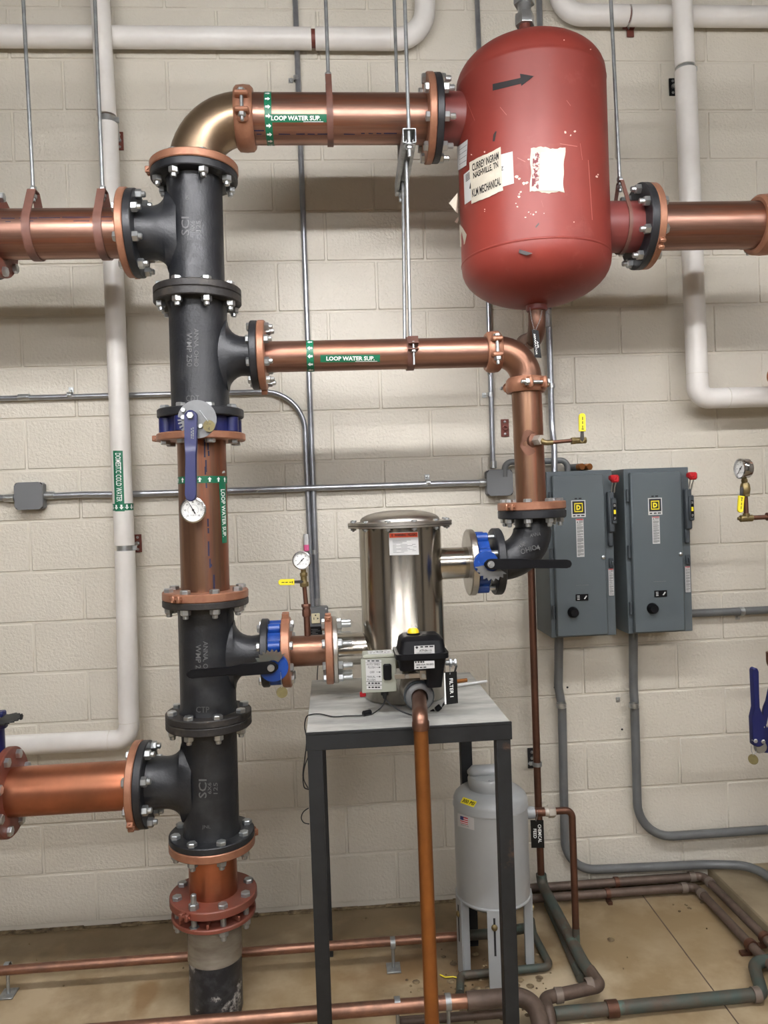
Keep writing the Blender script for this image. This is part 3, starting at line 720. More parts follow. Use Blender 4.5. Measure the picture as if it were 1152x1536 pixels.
bolts(st, A((zG0 + zG3) / 2), U, rb6, (zG0 - zG3) / 2, (zG0 - zG3) / 2, mat='zinc_dull', out=.016, skip=(5,))
place_bolt(st, A((zG0 + zG3) / 2) + (a_ * math.cos(PI / 8 + 5 * PI / 4) + b_ * math.sin(PI / 8 + 5 * PI / 4)) * rb6, -U, bolt_mesh(.019, .0165, .02, (zG0 - zG3) / 2, .03, False, 'zinc_dull'))
# ================================================================== UPPER LOOP
zU = at(500, 178.6, YM).z
cA = A(zA)
el = thing('pipe_elbow', cA, 'bronze coloured elbow bending from the top of the riser to the upper loop pipe', 'pipe fitting')
xC1 = at(368, 180, YM).x
pts = round_path([cA, V((cA.x + .003, YM, zU)), V((xC1, YM, zU))], .165, 14)
b = MB(); b.tube(pts, [.082] * len(pts), 40); obj('elbow', b, M['brass_elbow'], el)
ring(el, cA, U, .026, R6 + .003, .08, 'copper_paint', lug=PI * .98, name='flange')
coupling('copper coloured grooved coupling joining the bronze elbow to the upper loop pipe', V((xC1, YM, zU)), X, .079, -Y_, w=.06)
xT0 = at(648, 178, YM).x      # copper / black seam at the tank inlet
up = thing('copper_pipe', (xC1, YM, zU), 'upper horizontal copper pipe from the bronze elbow to the red tank', 'pipe')
b = MB(); b.cyl((xC1, YM, zU), (xT0, YM, zU), .0785, 48); obj('pipe', b, M['copper_h'], up)
cT0 = V((xT0, YM, zU)); ring(up, cT0, -X, .024, R6, .0785, 'copper_paint', lug=-PI * .5 + .3, name='flange')
hU = hit_cyl(V((0, YM, zU)), X, .0785)
arrow_band(up, V((0, YM, zU)), X, .0785, at(397, 178, YM - .07).x, at(408, 178, YM - .07).x, n=18, adir=1)
pipe_label(up, hU, [(401, 183.5), (490, 183.5), (490, 171), (401, 171)], 'LOOP WATER SUP.', tmargin=(.065, .90, .22, .80))
b = MB(); add_sheet(b, quad_fn([(455, 183), (485, 183), (485, 182.2), (455, 182.2)], hU), 2, 1, off=.0016); obj('fine_print', b, M['white_ink'], up)
b = MB(); random.seed(21); x = 385
while x < 605:
    L = random.uniform(6, 26); yy = 201 if x < 520 else 200
    if not 392 < x < 412 and not 485 < x < 502: add_sheet(b, quad_fn([(x, yy + 1), (x + L * .8, yy + 1), (x + L * .8, yy - 1 + random.random()), (x, yy - .6)], hU), 2, 1, off=.0004)
    x += L + random.uniform(1, 8)
add_sheet(b, quad_fn([(381, 197), (396, 197), (396, 195), (381, 195)], hU), 1, 1, off=.0004)
obj('pen_line', b, M['pen_mark'], up)['kind'] = 'stuff'

# ---------------- red tank
TX = at(800, 300, YM).x; TR = .2475; TC = V((TX, YM, 0))
zs0 = at(803, 356, YM - TR).z; zs1 = at(800, 70, YM - TR).z
tk = thing('air_separator_tank', (TX, YM, zs0 - .15), 'big red painted steel tank with torn white paper labels, hung high on the right', 'tank')
b = MB(); hd = .135; pr = []
for k in range(13): th = -PI / 2 + PI / 2 * k / 12; pr.append((max(TR * math.cos(th), 0.0), zs0 + hd * math.sin(th) - .012))
pr += [(TR, zs0 - .004), (TR + .0015, zs0 - .003), (TR + .002, zs0), (TR + .0015, zs0 + .003), (TR, zs0 + .004), (TR, zs1 - .004), (TR + .0015, zs1), (TR, zs1 + .004)]
for k in range(13): th = PI / 2 * k / 12; pr.append((max(TR * math.cos(th), 0.0), zs1 + .012 + hd * math.sin(th)))
b.lathe(pr, TC, Z, 72, cap=False); obj('shell', b, M['tank_red'], tk, smooth=50)
b = MB(); ci = V((xT0, YM, zU)); b.lathe([(.0825, 0), (.0825, TX - xT0 - .21), (.088, TX - xT0 - .17), (.10, TX - xT0 - .13)], ci, X, 40, cap=False)
obj('nozzle', b, M['tank_nozzle'], tk)
ring(tk, ci, X, .024, R6 - .002, .08, 'cast_iron')
bolts(tk, ci, -X, rb6, .024, .024, out=.02, mat='zinc')
zO = at(1000, 340, YM).z; xO = at(965, 341, YM).x; co = V((xO, YM, zO))
b = MB(); b.lathe([(.10, TX - xO + .13), (.088, TX - xO + .17), (.0835, TX - xO + .21), (.0835, 0)], co, X, 40, cap=False)
obj('nozzle', b, M['tank_nozzle'], tk)
ring(tk, co, -X, .026, R6 + .002, .08, 'cast_iron')
bolts(tk, co, X, rb6, .024, .026, out=.016, mat='zinc')
zb = zs0 - hd
b = MB(); b.cyl((TX, YM, zb - .03), (TX, YM, zb + .01), .036, 24, bev=.004); obj('bottom_collar', b, M['tank_nozzle'], tk)
pt_ = at(790, 36, YM); zt = zs1 + hd
b = MB(); b.cyl((TX - .01, YM, zt - .01), (TX - .01, YM, zt + .085), .019, 20); obj('top_nipple', b, M['red_oxide'], tk)
b = MB(); b.hexp((TX - .01, YM, zt + .08), (TX - .01, YM, zt + .12), .033); b.cyl((TX - .01, YM, zt + .12), (TX - .01, YM, zt + .15), .022, 20); b.hexp((TX - .01, YM, zt + .15), (TX - .01, YM, zt + .20), .036); b.cyl((TX - .01, YM, zt + .2), (TX - .01, YM, zt + .5), .018, 20)
obj('top_union', b, M['zinc'], tk)
hT = hit_cyl(TC, Z, TR)
b = MB(); fn = lambda s, t, off=0: hT(s, t, .0012)
def poly_on(b, pts, hitf, off=.0012, n=4):
    P = []
    for i in range(len(pts)):
        a, c = pts[i], pts[(i + 1) % len(pts)]
        for k in range(n): P.append(hitf(a[0] + (c[0] - a[0]) * k / n, a[1] + (c[1] - a[1]) * k / n, off))
    m = len(P); cx = sum(p[0] for p in pts) / len(pts); cy = sum(p[1] for p in pts) / len(pts); P.append(hitf(cx, cy, off))
    b.add(P, [(i, (i + 1) % m, m) for i in range(m)])
add_sheet(b, quad_fn([(739, 136), (783, 125), (782, 116.5), (739, 126)], hT), 8, 2, off=.0012)
poly_on(b, [(782, 129), (801, 114), (780, 110.5)], hT)
obj('arrow_mark', b, M['ink'], tk)
def paper(par, q, hitf, mat='paper', nu=8, nv=6, off=.0015, name='paper_label', rag=0.0):
    fn = quad_fn(q, hitf); b = MB()
    if rag:
        f0 = fn
        def fn2(s, t, o_=0.0):
            e = rag * (math.sin(s * 9 + t * 5) * .6 + math.sin(t * 13 + 2) * .4 + math.sin(s * 31) * .3)
            s2 = s + (e if s < .01 or s > .99 else 0); t2 = t + (e if t < .01 or t > .99 else 0); return f0(s2, t2, o_)
        add_sheet(b, fn2, 14, 14, off=off, th=.0008)
    else: add_sheet(b, fn, nu, nv, off=off, th=.0008)
    o = obj(name, b, M[mat], par, smooth=60); return o, fn
p1, f1 = paper(tk, [(747, 282), (771, 275), (769, 227), (750, 232)], hT, off=.0012)
b = MB(); add_sheet(b, f1, 1, 1, off=.002, s0=.1, s1=.3, t0=.5, t1=.52); add_text(b, '7', f1, .1, .3, .5, .62, off=.002); obj('print', b, M['ink'], p1)
p2, f2 = paper(tk, [(697, 307), (710, 298), (706, 253), (695.5, 262)], hT, off=.0012)
b = MB()
for k in range(5): add_sheet(b, f2, 1, 1, off=.0025, s0=.25, s1=1, t0=.93 - k * .05 - .02, t1=.93 - k * .05)
poly = [(704, 283), (706.5, 283), (706.5, 268)]; poly_on(b, poly, hT, off=.0028, n=1); obj('print', b, M['ink'], p2)
p3, f3 = paper(tk, [(707, 306.5), (754.5, 286), (750.5, 221), (704, 243.5)], hT, mat='paper_aged', off=.0032, rag=.012)
b = MB()
for tx_, a_ in (('CURREY INGRAM', (.08, .93, .75, .93)), ('NASHVILLE, TN', (.10, .90, .55, .72)), ('KLM MECHANICAL', (.04, .95, .15, .34))):
    b = MB(); add_text(b, tx_, f3, *a_, off=.0044, bold=.022); obj('lettering', b, M['ink'], p3)
p4, f4 = paper(tk, [(686.6, 256), (699.5, 248), (701.5, 209), (685.5, 221)], hit_cyl(TC, Z, TR + .002), off=.001)
b = MB()
for k in range(4): add_sheet(b, f4, 2, 1, off=.0022, s0=.2, s1=.95, t0=.2 + k * .2, t1=.215 + k * .2)
obj('print', b, M['ink'], p4)
p5, f5 = paper(tk, [(794, 288.5), (846, 290), (847, 223), (797, 221.5)], hT, mat='paper_aged', off=.0016, rag=.035)
b = MB(); add_sheet(b, f5, 3, 6, off=.0028, s0=.06, s1=.26, t0=.08, t1=.9); obj('torn_print', b, M['print_maroon'], p5)
b = MB(); add_sheet(b, f5, 4, 6, off=.004, s0=.30, s1=.97, t0=.05, t1=.9, th=.0015); obj('torn_layer', b, M['paper'], p5)
# curled scraps at the left edge
for nm, pp in [('paper_scrap', [(686.5, 289), (673.5, 305), (684, 318), (687, 320)]), ('paper_scrap', [(688, 324), (682, 333), (686, 335), (688, 330)]), ('paper_scrap', [(689, 336), (694, 342), (700, 352), (697, 366), (690, 371), (689.5, 350)])]:
    b = MB(); ps = [at(x, y, YM - (.05 if x < 685 else .012)) for k, (x, y) in enumerate(pp)]
    if len(pp) == 6: ps = [hT(x, y, .002) for x, y in pp]
    b.prism(ps, -Y_, .0008); obj(nm, b, M['paper_aged'], tk)
b = MB(); random.seed(9)
for (x, y, r) in [(775, 265, 3), (779, 268, 2), (786, 275, 3), (790, 274, 2.5), (781, 288, 2), (778, 295, 2.2), (776, 310, 1.6), (727, 228, 1.4), (707, 232, 1.3), (727, 314, 1.2), (793, 318, 1.2), (800, 322, 1.5), (788, 326, 1.4), (804, 318, 1.4), (796, 321, .8), (848, 198, 2.4), (862, 197, 2), (856, 203, 1.4), (895, 265, 2), (897, 262, 1.6), (861, 333, 1.0), (886, 74, 1.5), (846, 60, 1.2), (793, 239, 1.6), (774, 305, 1.2), (779, 291, 1.3), (816, 320, .9), (727, 317, .8)]:
    poly_on(b, [(x + r * random.uniform(.6, 1.2) * math.cos(a), y + r * random.uniform(.5, 1.1) * math.sin(a)) for a in (0, .9, 1.9, 2.8, 3.7, 4.6, 5.5)], hT, off=.0006, n=1)
obj('paint_chip', b, M['chalk'], tk)['kind'] = 'stuff'
b = MB()
for q in [[(882, 240), (883, 240), (889, 330), (888, 330)], [(870, 215), (870.6, 215), (874, 240), (873.4, 240)], [(783, 30), (784, 30), (800, 31), (800, 30)]][:2]: add_sheet(b, quad_fn([q[3], q[2], q[1], q[0]], hT), 1, 6, off=.0005)
for (x0_, y0_, x1_, y1_) in [(750, 160, 760, 172), (840, 215, 866, 219), (700, 150, 712, 180), (776, 236, 788, 242), (850, 150, 856, 158), (812, 300, 815, 310), (872, 300, 874, 350)]: add_sheet(b, quad_fn([(x0_, y0_ + 1.2), (x1_, y1_ + 1.2), (x1_, y1_), (x0_, y0_)], hT), 3, 1, off=.0005)
obj('scratch', b, M['scratch_red'], tk)['kind'] = 'stuff'
b = MB()
for pl_ in [[(745, 197), (742, 212), (739, 212), (740, 202), (743, 197)], [(779, 374), (799, 380), (790, 383), (778, 379)], [(803, 340), (808, 334), (809, 336), (804, 342)]]: poly_on(b, pl_, hT, off=.0006, n=1)
obj('scuff', b, M['cast_iron_worn'], tk)['kind'] = 'stuff'

# outlet copper pipe to the right with a coupling
xK = at(1140, 336, YM).x
op = thing('copper_pipe', (xO, YM, zO), 'brown copper outlet pipe running right from the red tank', 'pipe')
b = MB(); b.cyl((xO, YM, zO), (xK + .05, YM, zO + .002), .0785, 48); obj('pipe', b, M['copper_h'], op)
ring(op, co, X, .024, R6 + .001, .0785, 'copper_paint', lug=-PI * .78, name='flange')
coupling('copper coloured grooved coupling at the right edge, on the tank outlet pipe', V((xK + .012, YM, zO + .002)), X, .079, (-Y_ + Z * .12), w=.07)
XV = xK + .30                      # the drop leg just outside the right edge of the photograph
ex = thing('copper_pipe', (XV, YM, .05), 'copper elbow and drop leg past the coupling at the right edge', 'pipe')
b = MB(); b.tube(round_path([V((xK + .045, YM, zO + .002)), V((XV, YM, zO)), V((XV, YM, zO - .25))], .17, 12), .0795, 32); obj('elbow', b, M['copper'], ex)
b = MB(); b.cyl((XV, YM, .04), (XV, YM, zO - .24), .0785, 32); obj('pipe', b, M['copper_v'], ex)

# ================================================================== LEFT UPPER PIPE
zL = at(90, 351, YM).z; xl0 = at(6, 351, YM).x
lp = thing('copper_pipe', (xl0, YM, zL), 'upper left copper pipe ending at the top tee, carried by two strap hangers', 'pipe')
b = MB(); b.cyl((xl0 - .03, YM, zL), (xL1, YM, zL), .0785, 48); obj('pipe', b, M['copper_h'], lp)
ring(lp, V((xL1, YM, zL)), -X, .024, R6 + .001, .0785, 'copper_paint', lug=PI * .25, name='flange')
xf = xl0 - .03
ring(lp, V((xf, YM, zL)), X, .024, R6 - .004, .0785, 'copper_paint_red', name='flange')
bolts(lp, V((xf, YM, zL)), X, rb6, .024, .03, mat='zinc', phase=0.0)
b = MB(); b.cyl((xf, YM, zL), (xf - .026, YM, zL), R6, 40, bev=.003); b.cyl((xf - .02, YM, zL), (xf - .5, YM, zL), .085, 32); o = obj('companion_flange', b, M['cast_iron'], lp)
hL = hit_cyl(V((0, YM, zL)), X, .0785)
b = MB()
for (x0, x1, y) in [(2, 22, 327), (28, 56, 326.5), (58, 90, 326), (93, 135, 325.5), (138, 168, 325), (30, 50, 331), (110, 134, 331), (150, 168, 331), (8, 16, 332)]: add_sheet(b, quad_fn([(x0, y + 1), (x1, y + 1), (x1, y), (x0, y)], hL), 3, 1, off=.0004)
obj('pen_line', b, M['pen_mark'], lp)['kind'] = 'stuff'
def strap_hanger(label, cx, cz, r, apx, rod_top, group, w=.026, tilt=0.0, mat='strap_brown', rod_x=None):
    """clevis strap round a pipe running along X, and its rod"""
    t = thing('pipe_hanger', (cx, YM, cz - r), label, 'hanger', group)
    c = V((cx, YM, cz)); ap = c + Z * apx; pts = []
    al = math.acos(min(.99, (r + .002) / apx)) ; rr = r + .0015
    pts.append(ap + Y_ * -.016); 
    a0 = PI / 2 + al
    for k in range(25):
        th = a0 + (2 * PI - 2 * al) * k / 24; pts.append(c + Y_ * (math.cos(th) * rr) + Z * (math.sin(th) * rr))
    pts.append(ap + Y_ * .016)
    b = MB(); b.strap(pts, X, w, .004); b.box(ap + Z * .002, (w, .036, .005), bev=.001); obj('strap', b, M[mat], t)
    b = MB(); b.hexp(ap - Z * .02, ap - Z * .008, .011); b.hexp(ap + Z * .005, ap + Z * .018, .011); obj('nut', b, M['zinc'], t)
    tp_ = V((rod_top, YM, R_['z1'])); b = MB(); b.cyl(ap - Z * .03, tp_, .0062, 10); obj('rod', b, M['zinc_dull'], t)
    return t
strap_hanger('brown strap hanger and rod on the upper left pipe, the one further left', at(40, 340, YM - .07).x, zL, .0785, .135, at(30, 5, YM).x, 'strap hangers')
strap_hanger('brown strap hanger and rod on the upper left pipe, the one beside the black tee', at(147, 340, YM - .07).x, zL, .0785, .135, at(142, 5, YM).x, 'strap hangers')
strap_hanger('brown strap hanger and rod around the upper loop pipe beside its green label', at(495, 178, YM - .05).x, zU, .0785, .135, at(490, 5, YM).x, 'strap hangers', w=.02)
tb = strap_hanger('narrow strap hanger and rod around the red outlet nozzle of the tank', at(932, 340, YM).x, zO, .084, .15, at(908, 5, YM).x, 'strap hangers', w=.012)

# ================================================================== MID LOOP PIPE (right branch of tee 2)
zM = at(560, 532, YM).z; xM1 = at(739, 530, YM).x; xV = at(790, 600, YM).x; xV2 = at(797, 750, YM).x; r4 = .0505
mp_ = thing('copper_pipe', (xR2, YM, zM), 'middle horizontal copper pipe with a green label, running right from the second tee', 'pipe')
b = MB(); b.cyl((xR2, YM, zM), (xM1, YM, zM), r4, 40); obj('pipe', b, M['copper_h'], mp_)
ring(mp_, cR2, X, .024, R4 + .001, r4, 'copper_paint', lug=-PI * .42, name='flange')
arrow_band(mp_, V((0, YM, zM)), X, r4, at(459.5, 532, YM - .05).x, at(470.5, 532, YM - .05).x, n=12, adir=-1, a0=.2)
hM = hit_cyl(V((0, YM, zM)), X, r4)
pipe_label(mp_, hM, [(480.5, 543.5), (570, 543), (570, 532), (480.5, 532.5)], 'LOOP WATER SUP.', tmargin=(.10, .91, .22, .80))
b = MB(); add_sheet(b, quad_fn([(533, 542.8), (566, 542.4), (566, 541.6), (533, 542)], hM), 2, 1, off=.0016); obj('fine_print', b, M['white_ink'], mp_)
coupling('copper coloured grooved coupling left of the middle elbow', V((xM1, YM, zM)), X, r4 + .001, -Y_ + Z * .05, w=.05, grow=.8)
zV0 = at(789, 578, YM).z
e2 = thing('pipe_elbow', (xV, YM, zV0), 'copper elbow turning the middle pipe down, between two grooved couplings', 'pipe fitting')
b = MB(); b.tube(round_path([V((xM1, YM, zM)), V((xV, YM, zM)), V((xV, YM, zV0))], .095, 14), r4 + .002, 36); obj('elbow', b, M['copper'], e2)
coupling('copper coloured grooved coupling under the middle elbow', V((xV, YM, zV0)), Z, r4 + .001, V((.25, -1, 0)), w=.05, grow=.8)
zH0 = zf(798, 753, R4); zH = zf(798, 765.5, R4); zH1 = zf(798, 778.5, R4)
vp = thing('copper_pipe', (xV2, YM, zH), 'vertical copper pipe dropping to the black elbow, with a yellow handled valve', 'pipe')
b = MB(); cV = V((xV2, YM, zH)); uV = (V((xV, YM, zV0)) - cV).normalized(); b.cyl(cV, V((xV, YM, zV0)), r4, 40); obj('pipe', b, M['copper_v'], vp)
cHt = cV; ring(vp, cV, uV, zH0 - zH, R4 + .002, r4, 'copper_paint', lug=-PI * .78, name='flange')
# heat discoloured braze patch round the boss
hVb = hit_cyl(V((xV, YM, 1.8)), (V((xV, YM, zV0)) - V((xV2, YM, zH))).normalized(), r4)
b = MB(); poly_on(b, [(795 + 14 * math.cos(a) * (1 + .1 * math.sin(5 * a)), 664 + 19 * math.sin(a) * (1 + .08 * math.cos(3 * a))) for a in [k * PI / 10 for k in range(20)]], hVb, off=.0006, n=2)
braze = b
# welded boss and small side valve
hV = hit_cyl(V((xV, YM, 1.8)), uV, r4)
pb = hV(803, 661, -.004); pbo = pb + V((.012, -.035, 0))
b = MB(); b.lathe([(.03, -.006), (.027, .002), (.018, .006), (.012, .008)], pb, (pbo - pb), 20); obj('weld_boss', b, M['copper_dull'], vp); obj('braze_patch', braze, M['copper_dull'], vp)
bv = thing('ball_valve', pbo - Z * .02, 'small brass ball valve with upright yellow handle, off the vertical copper pipe', 'valve')
b = MB(); b.hexp(pb, pbo - Y_ * .005, .018); obj('adapter', b, M['solder'], bv)
pe1 = at(822, 664, pbo.y - .01); pe2 = at(862, 660.5, pbo.y - .01)
b = MB(); b.tube(round_path([pbo + Y_ * .005, V((pbo.x + .004, pbo.y - .012, pe1.z)), pe1, at(829, 663.5, pbo.y - .01)], [.012, .02], 5), .0088, 12); obj('elbow', b, M['brass'], bv)
b = MB(); b.cyl(at(828, 663.5, pe1.y), pe2, .0062, 12); obj('tube', b, M['copper_dull'], bv)
b = MB(); b.hexp(at(857, 661.5, pe1.y), at(864, 661, pe1.y), .0125); b.cyl(at(863, 661, pe1.y), at(874, 660.5, pe1.y), .0105, 14); b.hexp(at(873, 660.5, pe1.y), at(879, 660.3, pe1.y), .0115); b.cyl(at(873.5, 661, pe1.y), at(873.5, 661, pe1.y - .02), .005, 10); b.hexp(at(873.5, 661, pe1.y - .018), at(873.5, 661, pe1.y - .024), .008); obj('body', b, M['brass'], bv)
def yellow_handle(par, a, t, wdt, y, dark=M['black_plastic'], txt='600 WOG'):
    d = (t - a).normalized(); n = d.cross(Y_).normalized(); L = (t - a).length
    b = MB(); b.prism([a + n * wdt * .55, a + d * L * .4 + n * wdt * .4, a + d * L * .4 - n * wdt * .4, a - n * wdt * .55, a - d * .008], -Y_, .004); obj('handle_stem', b, M['cast_iron_worn'], par)
    pts = [a + d * L * .3 + n * wdt]; 
    for k in range(9):
        th = PI / 2 - PI * k / 8; pts.append(a + d * (L - wdt) + d * (math.cos(th) * wdt) + n * (math.sin(th) * wdt))
    pts.append(a + d * L * .3 - n * wdt)
    b = MB(); b.prism([p - Y_ * -.001 for p in pts], -Y_, .008, bev=.0015); h = obj('handle_grip', b, M['yellow_vinyl'], par)
    fnn = lambda s, t_, off=0: a + d * (L * (.38 + .5 * s)) + n * ((.5 - t_) * wdt * .9) * 1 - Y_ * (.0072 + off)
    b = MB(); add_bars(b, fnn, .1, 1, .36, .64, 3, off=.0006); add_bars(b, fnn, -.02, .1, .1, .9, 1, off=.0006); obj('grip_print', b, M['ink'], h)
yellow_handle(bv, at(873, 659, pe1.y - .022), at(872.7, 620, pe1.y - .022), .0108, 0)

# black elbow down to the filter valve
zN = at(745, 842, YM).z; xN0 = at(750.5, 842, YM).x
be = thing('pipe_elbow', (xV2, YM, zN - .07), 'black cast iron elbow with raised letters between the right copper pipe and filter valve', 'pipe fitting')
b = MB(); pp_ = round_path([cV - Z * .005, V((xV2 + .002, YM, zN)), V((xN0, YM, zN))], .125, 16)
b.tube(pp_, [.058] * 2 + [.0645] * (len(pp_) - 4) + [.058] * 2, 36); obj('body', b, M['cast_iron'], be)
ring(be, cV, -Z, zH - zH1, R4 + .002, .04, 'cast_iron'); cN = V((xN0, YM, zN)); ring(be, cN, -X, .027, R4, .04, 'cast_iron')
bolts(be, cV, Z, rb4, zH0 - zH, zH - zH1, sh=.016, hx=.014, mat='zinc')
hb = hit_plane(YM - .068)
cast_text(be, [('ANNA', [(795, 806), (811, 803), (811, 798), (795, 800.5)]), ('WMP', [(778, 824), (790, 818), (787, 812), (776, 818)]), ('OHIO', [(782, 832), (806, 824), (803, 817), (780, 824)]), ('4', [(806, 826), (811, 824), (808, 817), (803, 819)])], hb)
# filter-side butterfly valve (blue)
xN1 = at(729.5, 842, YM).x; xN2 = at(711, 842, YM).x; xN3 = at(706, 842, YM).x
def lug_body(par, c, u, L, R, n, mat, lugr, rlug):
    b = MB(); b.lathe([(.04, 0), (R, 0), (R, L), (.04, L)], c, u, 40); obj('body', b, M[mat], par)
    a_, b_ = frame(u)
    for k in range(n):
        th = PI / n + 2 * PI * k / n; d = a_ * math.cos(th) + b_ * math.sin(th)
        lb = MB(); lb.cyl(c + d * rlug + u * .0015, c + d * rlug + u * (L - .0015), lugr, 18, bev=.002); lb.box(c + d * (rlug - .012) + u * L / 2, (.03, lugr * 1.7, L * .9), ex=d, ey=u.cross(d), ez=u, bev=.003)
        obj('lug', lb, M[mat], par)
v2 = thing('butterfly_valve', (xN2, YM, zN - .1), 'bright blue lug butterfly valve right of the steel filter, long black lever pointing right', 'valve')
lug_body(v2, V((xN2, YM, zN)), X, xN1 - xN2, .088, 8, 'valve_blue', .018, .090)
bolts(v2, V(((xN1 + xN2) / 2, YM, zN)), X, rb4, (xN0 - xN2) / 2 + .008, (xN1 - xN3) / 2 + .002, sh=.016, hx=.014, both=True)
def valve_head(par, c_px, y, r, matb, levpx, wa, wb, notch, nmat, lmat, thick=.014, ybody=YM - .05):
    c = at(*c_px, y); b = MB(); b.cyl(c, V((c.x, ybody, c.z)), r * .62, 20); b.cyl(c - Y_ * .008, c + Y_ * .006, r, 32, bev=.002); obj('neck', b, M[matb], par)
    b = MB(); notch_plate(b, c - Y_ * .009, -Y_, notch[0], notch[1], notch[2], th=.004, teeth=7, base=(X, Z)); o = obj('notch_plate', b, M[nmat], par)
    la, lb_ = at(*levpx[0], y - .02), at(*levpx[1], y - .03)
    b = MB(); b.prism(lever_poly(la, lb_, wa, wb, Y_, wa * 1.2), -Y_, thick, bev=.003); obj('lever', b, M[lmat], par)
    place_bolt(par, la - Y_ * (thick), -Y_, bolt_mesh(.011, .011, .003, .003, .003, False, 'zinc'))
    return c
def sector_plate(par, px_poly, y, mat, name='notch_plate'):
    b = MB(); b.prism([at(x_, y_, y) for x_, y_ in px_poly], -Y_, .004); return obj(name, b, M[mat], par)
def teeth_arc(cx, cy, r0, r1, a0, a1, n):
    pts = []
    for k in range(n * 2 + 1):
        a = a0 + (a1 - a0) * k / (2 * n); r = r1 if k % 2 == 0 else r1 * .84; pts.append((cx + r * math.cos(a), cy + r * math.sin(a)))
    for k in range(7):
        a = a1 + (a0 - a1) * k / 6; pts.append((cx + r0 * math.cos(a), cy + r0 * math.sin(a)))
    return pts
def valve_front(par, c_px, y, r, matb, lever, wa, wb, plate, pmat, lmat, thick=.014):
    c = at(*c_px, y); b = MB(); b.cyl(c, V((c.x, YM - .04, c.z)), r * .6, 20); b.cyl(c - Y_ * .008, c + Y_ * .006, r, 36, bev=.002); obj('neck', b, M[matb], par)
    sector_plate(par, plate, y - .012, pmat)
    la, lb_ = at(*lever[0], y - .022), at(*lever[1], y - .032)
    b = MB(); b.prism(lever_poly(la, lb_, wa, wb, Y_, wa * 1.15), -Y_, thick, bev=.003); o = obj('lever', b, M[lmat], par)
    b = MB(); b.cyl(la - Y_ * thick, la - Y_ * (thick + .003), .011, 16); b.cyl(la - Y_ * (thick), la - Y_ * (thick + .007), .0055, 8); obj('pivot_screw', b, M['zinc'], o)
valve_front(v2, (729, 845), YM - .15, .040, 'valve_blue', ((735, 846), (856, 845.5)), .0165, .0135, teeth_arc(738, 845, 12, 27, PI * .93, PI * .20, 8), 'plate_steel', 'black_plastic')
# ================================================================== FILTER BRANCH (right of tee 3)
zF_ = at(470, 979, YM).z; xa = at(424, 979, YM).x; xb = at(437, 979, YM).x; xc = at(488.5, 979, YM).x; xd = at(499.5, 979, YM).x; xe = at(507, 979, YM).x
v3 = thing('butterfly_valve', (xR3, YM, zF_ - .1), 'blue lug butterfly valve left of the filter, black lever pointing left across the riser', 'valve')
lug_body(v3, V((xR3, YM, zb3)), X, xa - xR3, .088, 8, 'valve_blue', .018, .090)
bolts(v3, V(((xR3 + xa) / 2, YM, zb3)), X, rb4, (xa - xR3) / 2 + (xb - xa), (xa - xR3) / 2 + T4, sh=.016, hx=.014, both=True)
valve_front(v3, (410.5, 1000.5), YM - .155, .046, 'valve_blue', ((407, 1000.5), (281, 1011)), .0185, .0125, teeth_arc(409, 1003, 13, 30, PI * 1.10, PI * 1.72, 8), 'green_patina', 'black_plastic')
fp = thing('copper_pipe', (xb, YM, zF_ - .05), 'short copper pipe with two split flanges between the blue valve and the filter', 'pipe')
b = MB(); b.cyl((xa, YM, zb3), (xd, YM, zb3), .0505, 40); obj('pipe', b, M['copper'], fp)
ring(fp, V((xa, YM, zb3)), X, xb - xa, R4 + .004, .0505, 'copper_paint', lug=PI * .52, name='flange'); ring(fp, V((xc, YM, zb3)), X, xd - xc, R4 + .001, .0505, 'copper_paint', lug=PI * .6, name='flange')
# brass tag of valve 3
tp = at(423, 1038.5, YM - .17)
tg3 = thing('valve_tag', tp - Z * .02, 'round brass tag hanging by a bead chain under the left filter valve', 'tag')
b = MB(); b.cyl(tp, tp - Y_ * .0015, .0175, 24); obj('disc', b, M['tag_brass'], tg3)
b = MB(); bead_chain(b, [at(421, 1009, YM - .168), at(422.5, 1031, YM - .171)], n=12); obj('bead_chain', b, M['zinc'], tg3)
# gauge standing on the copper spool
gz = thing('pressure_gauge', at(461, 955, YM), 'round pressure gauge on a brown tube with a yellow valve handle, left of the filter', 'gauge')
gc = at(452.5, 840.5, YM - .03)
def gauge_parts(par, c, n, r, depth, ang):
    t = dial('tmp', c, n, r, depth, 'x', 'x', ang, marks=41, small=False)
    for ch in list(t.children): 
        o_ = ORG[t.name]; ch.parent = par; ch.location = V(ch.location) + o_ - ORG[par.name]
    del t['label']; del t['category']; bpy.data.objects.remove(t)
gauge_parts(gz, gc, -Y_, .0295, .022, math.radians(225))
g0 = at(455, 856, YM); g1 = at(457, 880, YM); g2 = at(459, 906, YM); g3 = at(460.5, 925, YM); g4 = V((at(461.5, 955, YM).x, YM, zb3 + .045))
b = MB(); b.cyl(g0 + Z * .01, at(455.5, 864, YM), .009, 12); b.hexp(at(455.3, 859, YM), at(455.7, 865, YM), .0125); b.cyl(at(455.7, 865, YM), at(456.5, 880, YM), .0105, 14); b.hexp(at(456, 873, YM), at(456.8, 880, YM), .0145); b.cyl(at(456.3, 873, YM), at(456.3, 873, YM - .03), .006, 10); obj('valve_body', b, M['brass'], gz)
b = MB(); b.cyl(at(456.5, 879, YM), g2, .0075, 14); obj('tube', b, M['copper_dull'], gz)
b = MB(); b.hexp(g2, at(459.2, 911, YM), .0155); b.cyl(at(459.2, 910, YM), at(459.6, 915, YM), .013, 14); b.hexp(at(459.6, 914, YM), at(460, 925, YM), .0145); b.cyl(at(460, 924, YM), g4, .0105, 16); obj('riser_tube', b, M['copper_dull'], gz)
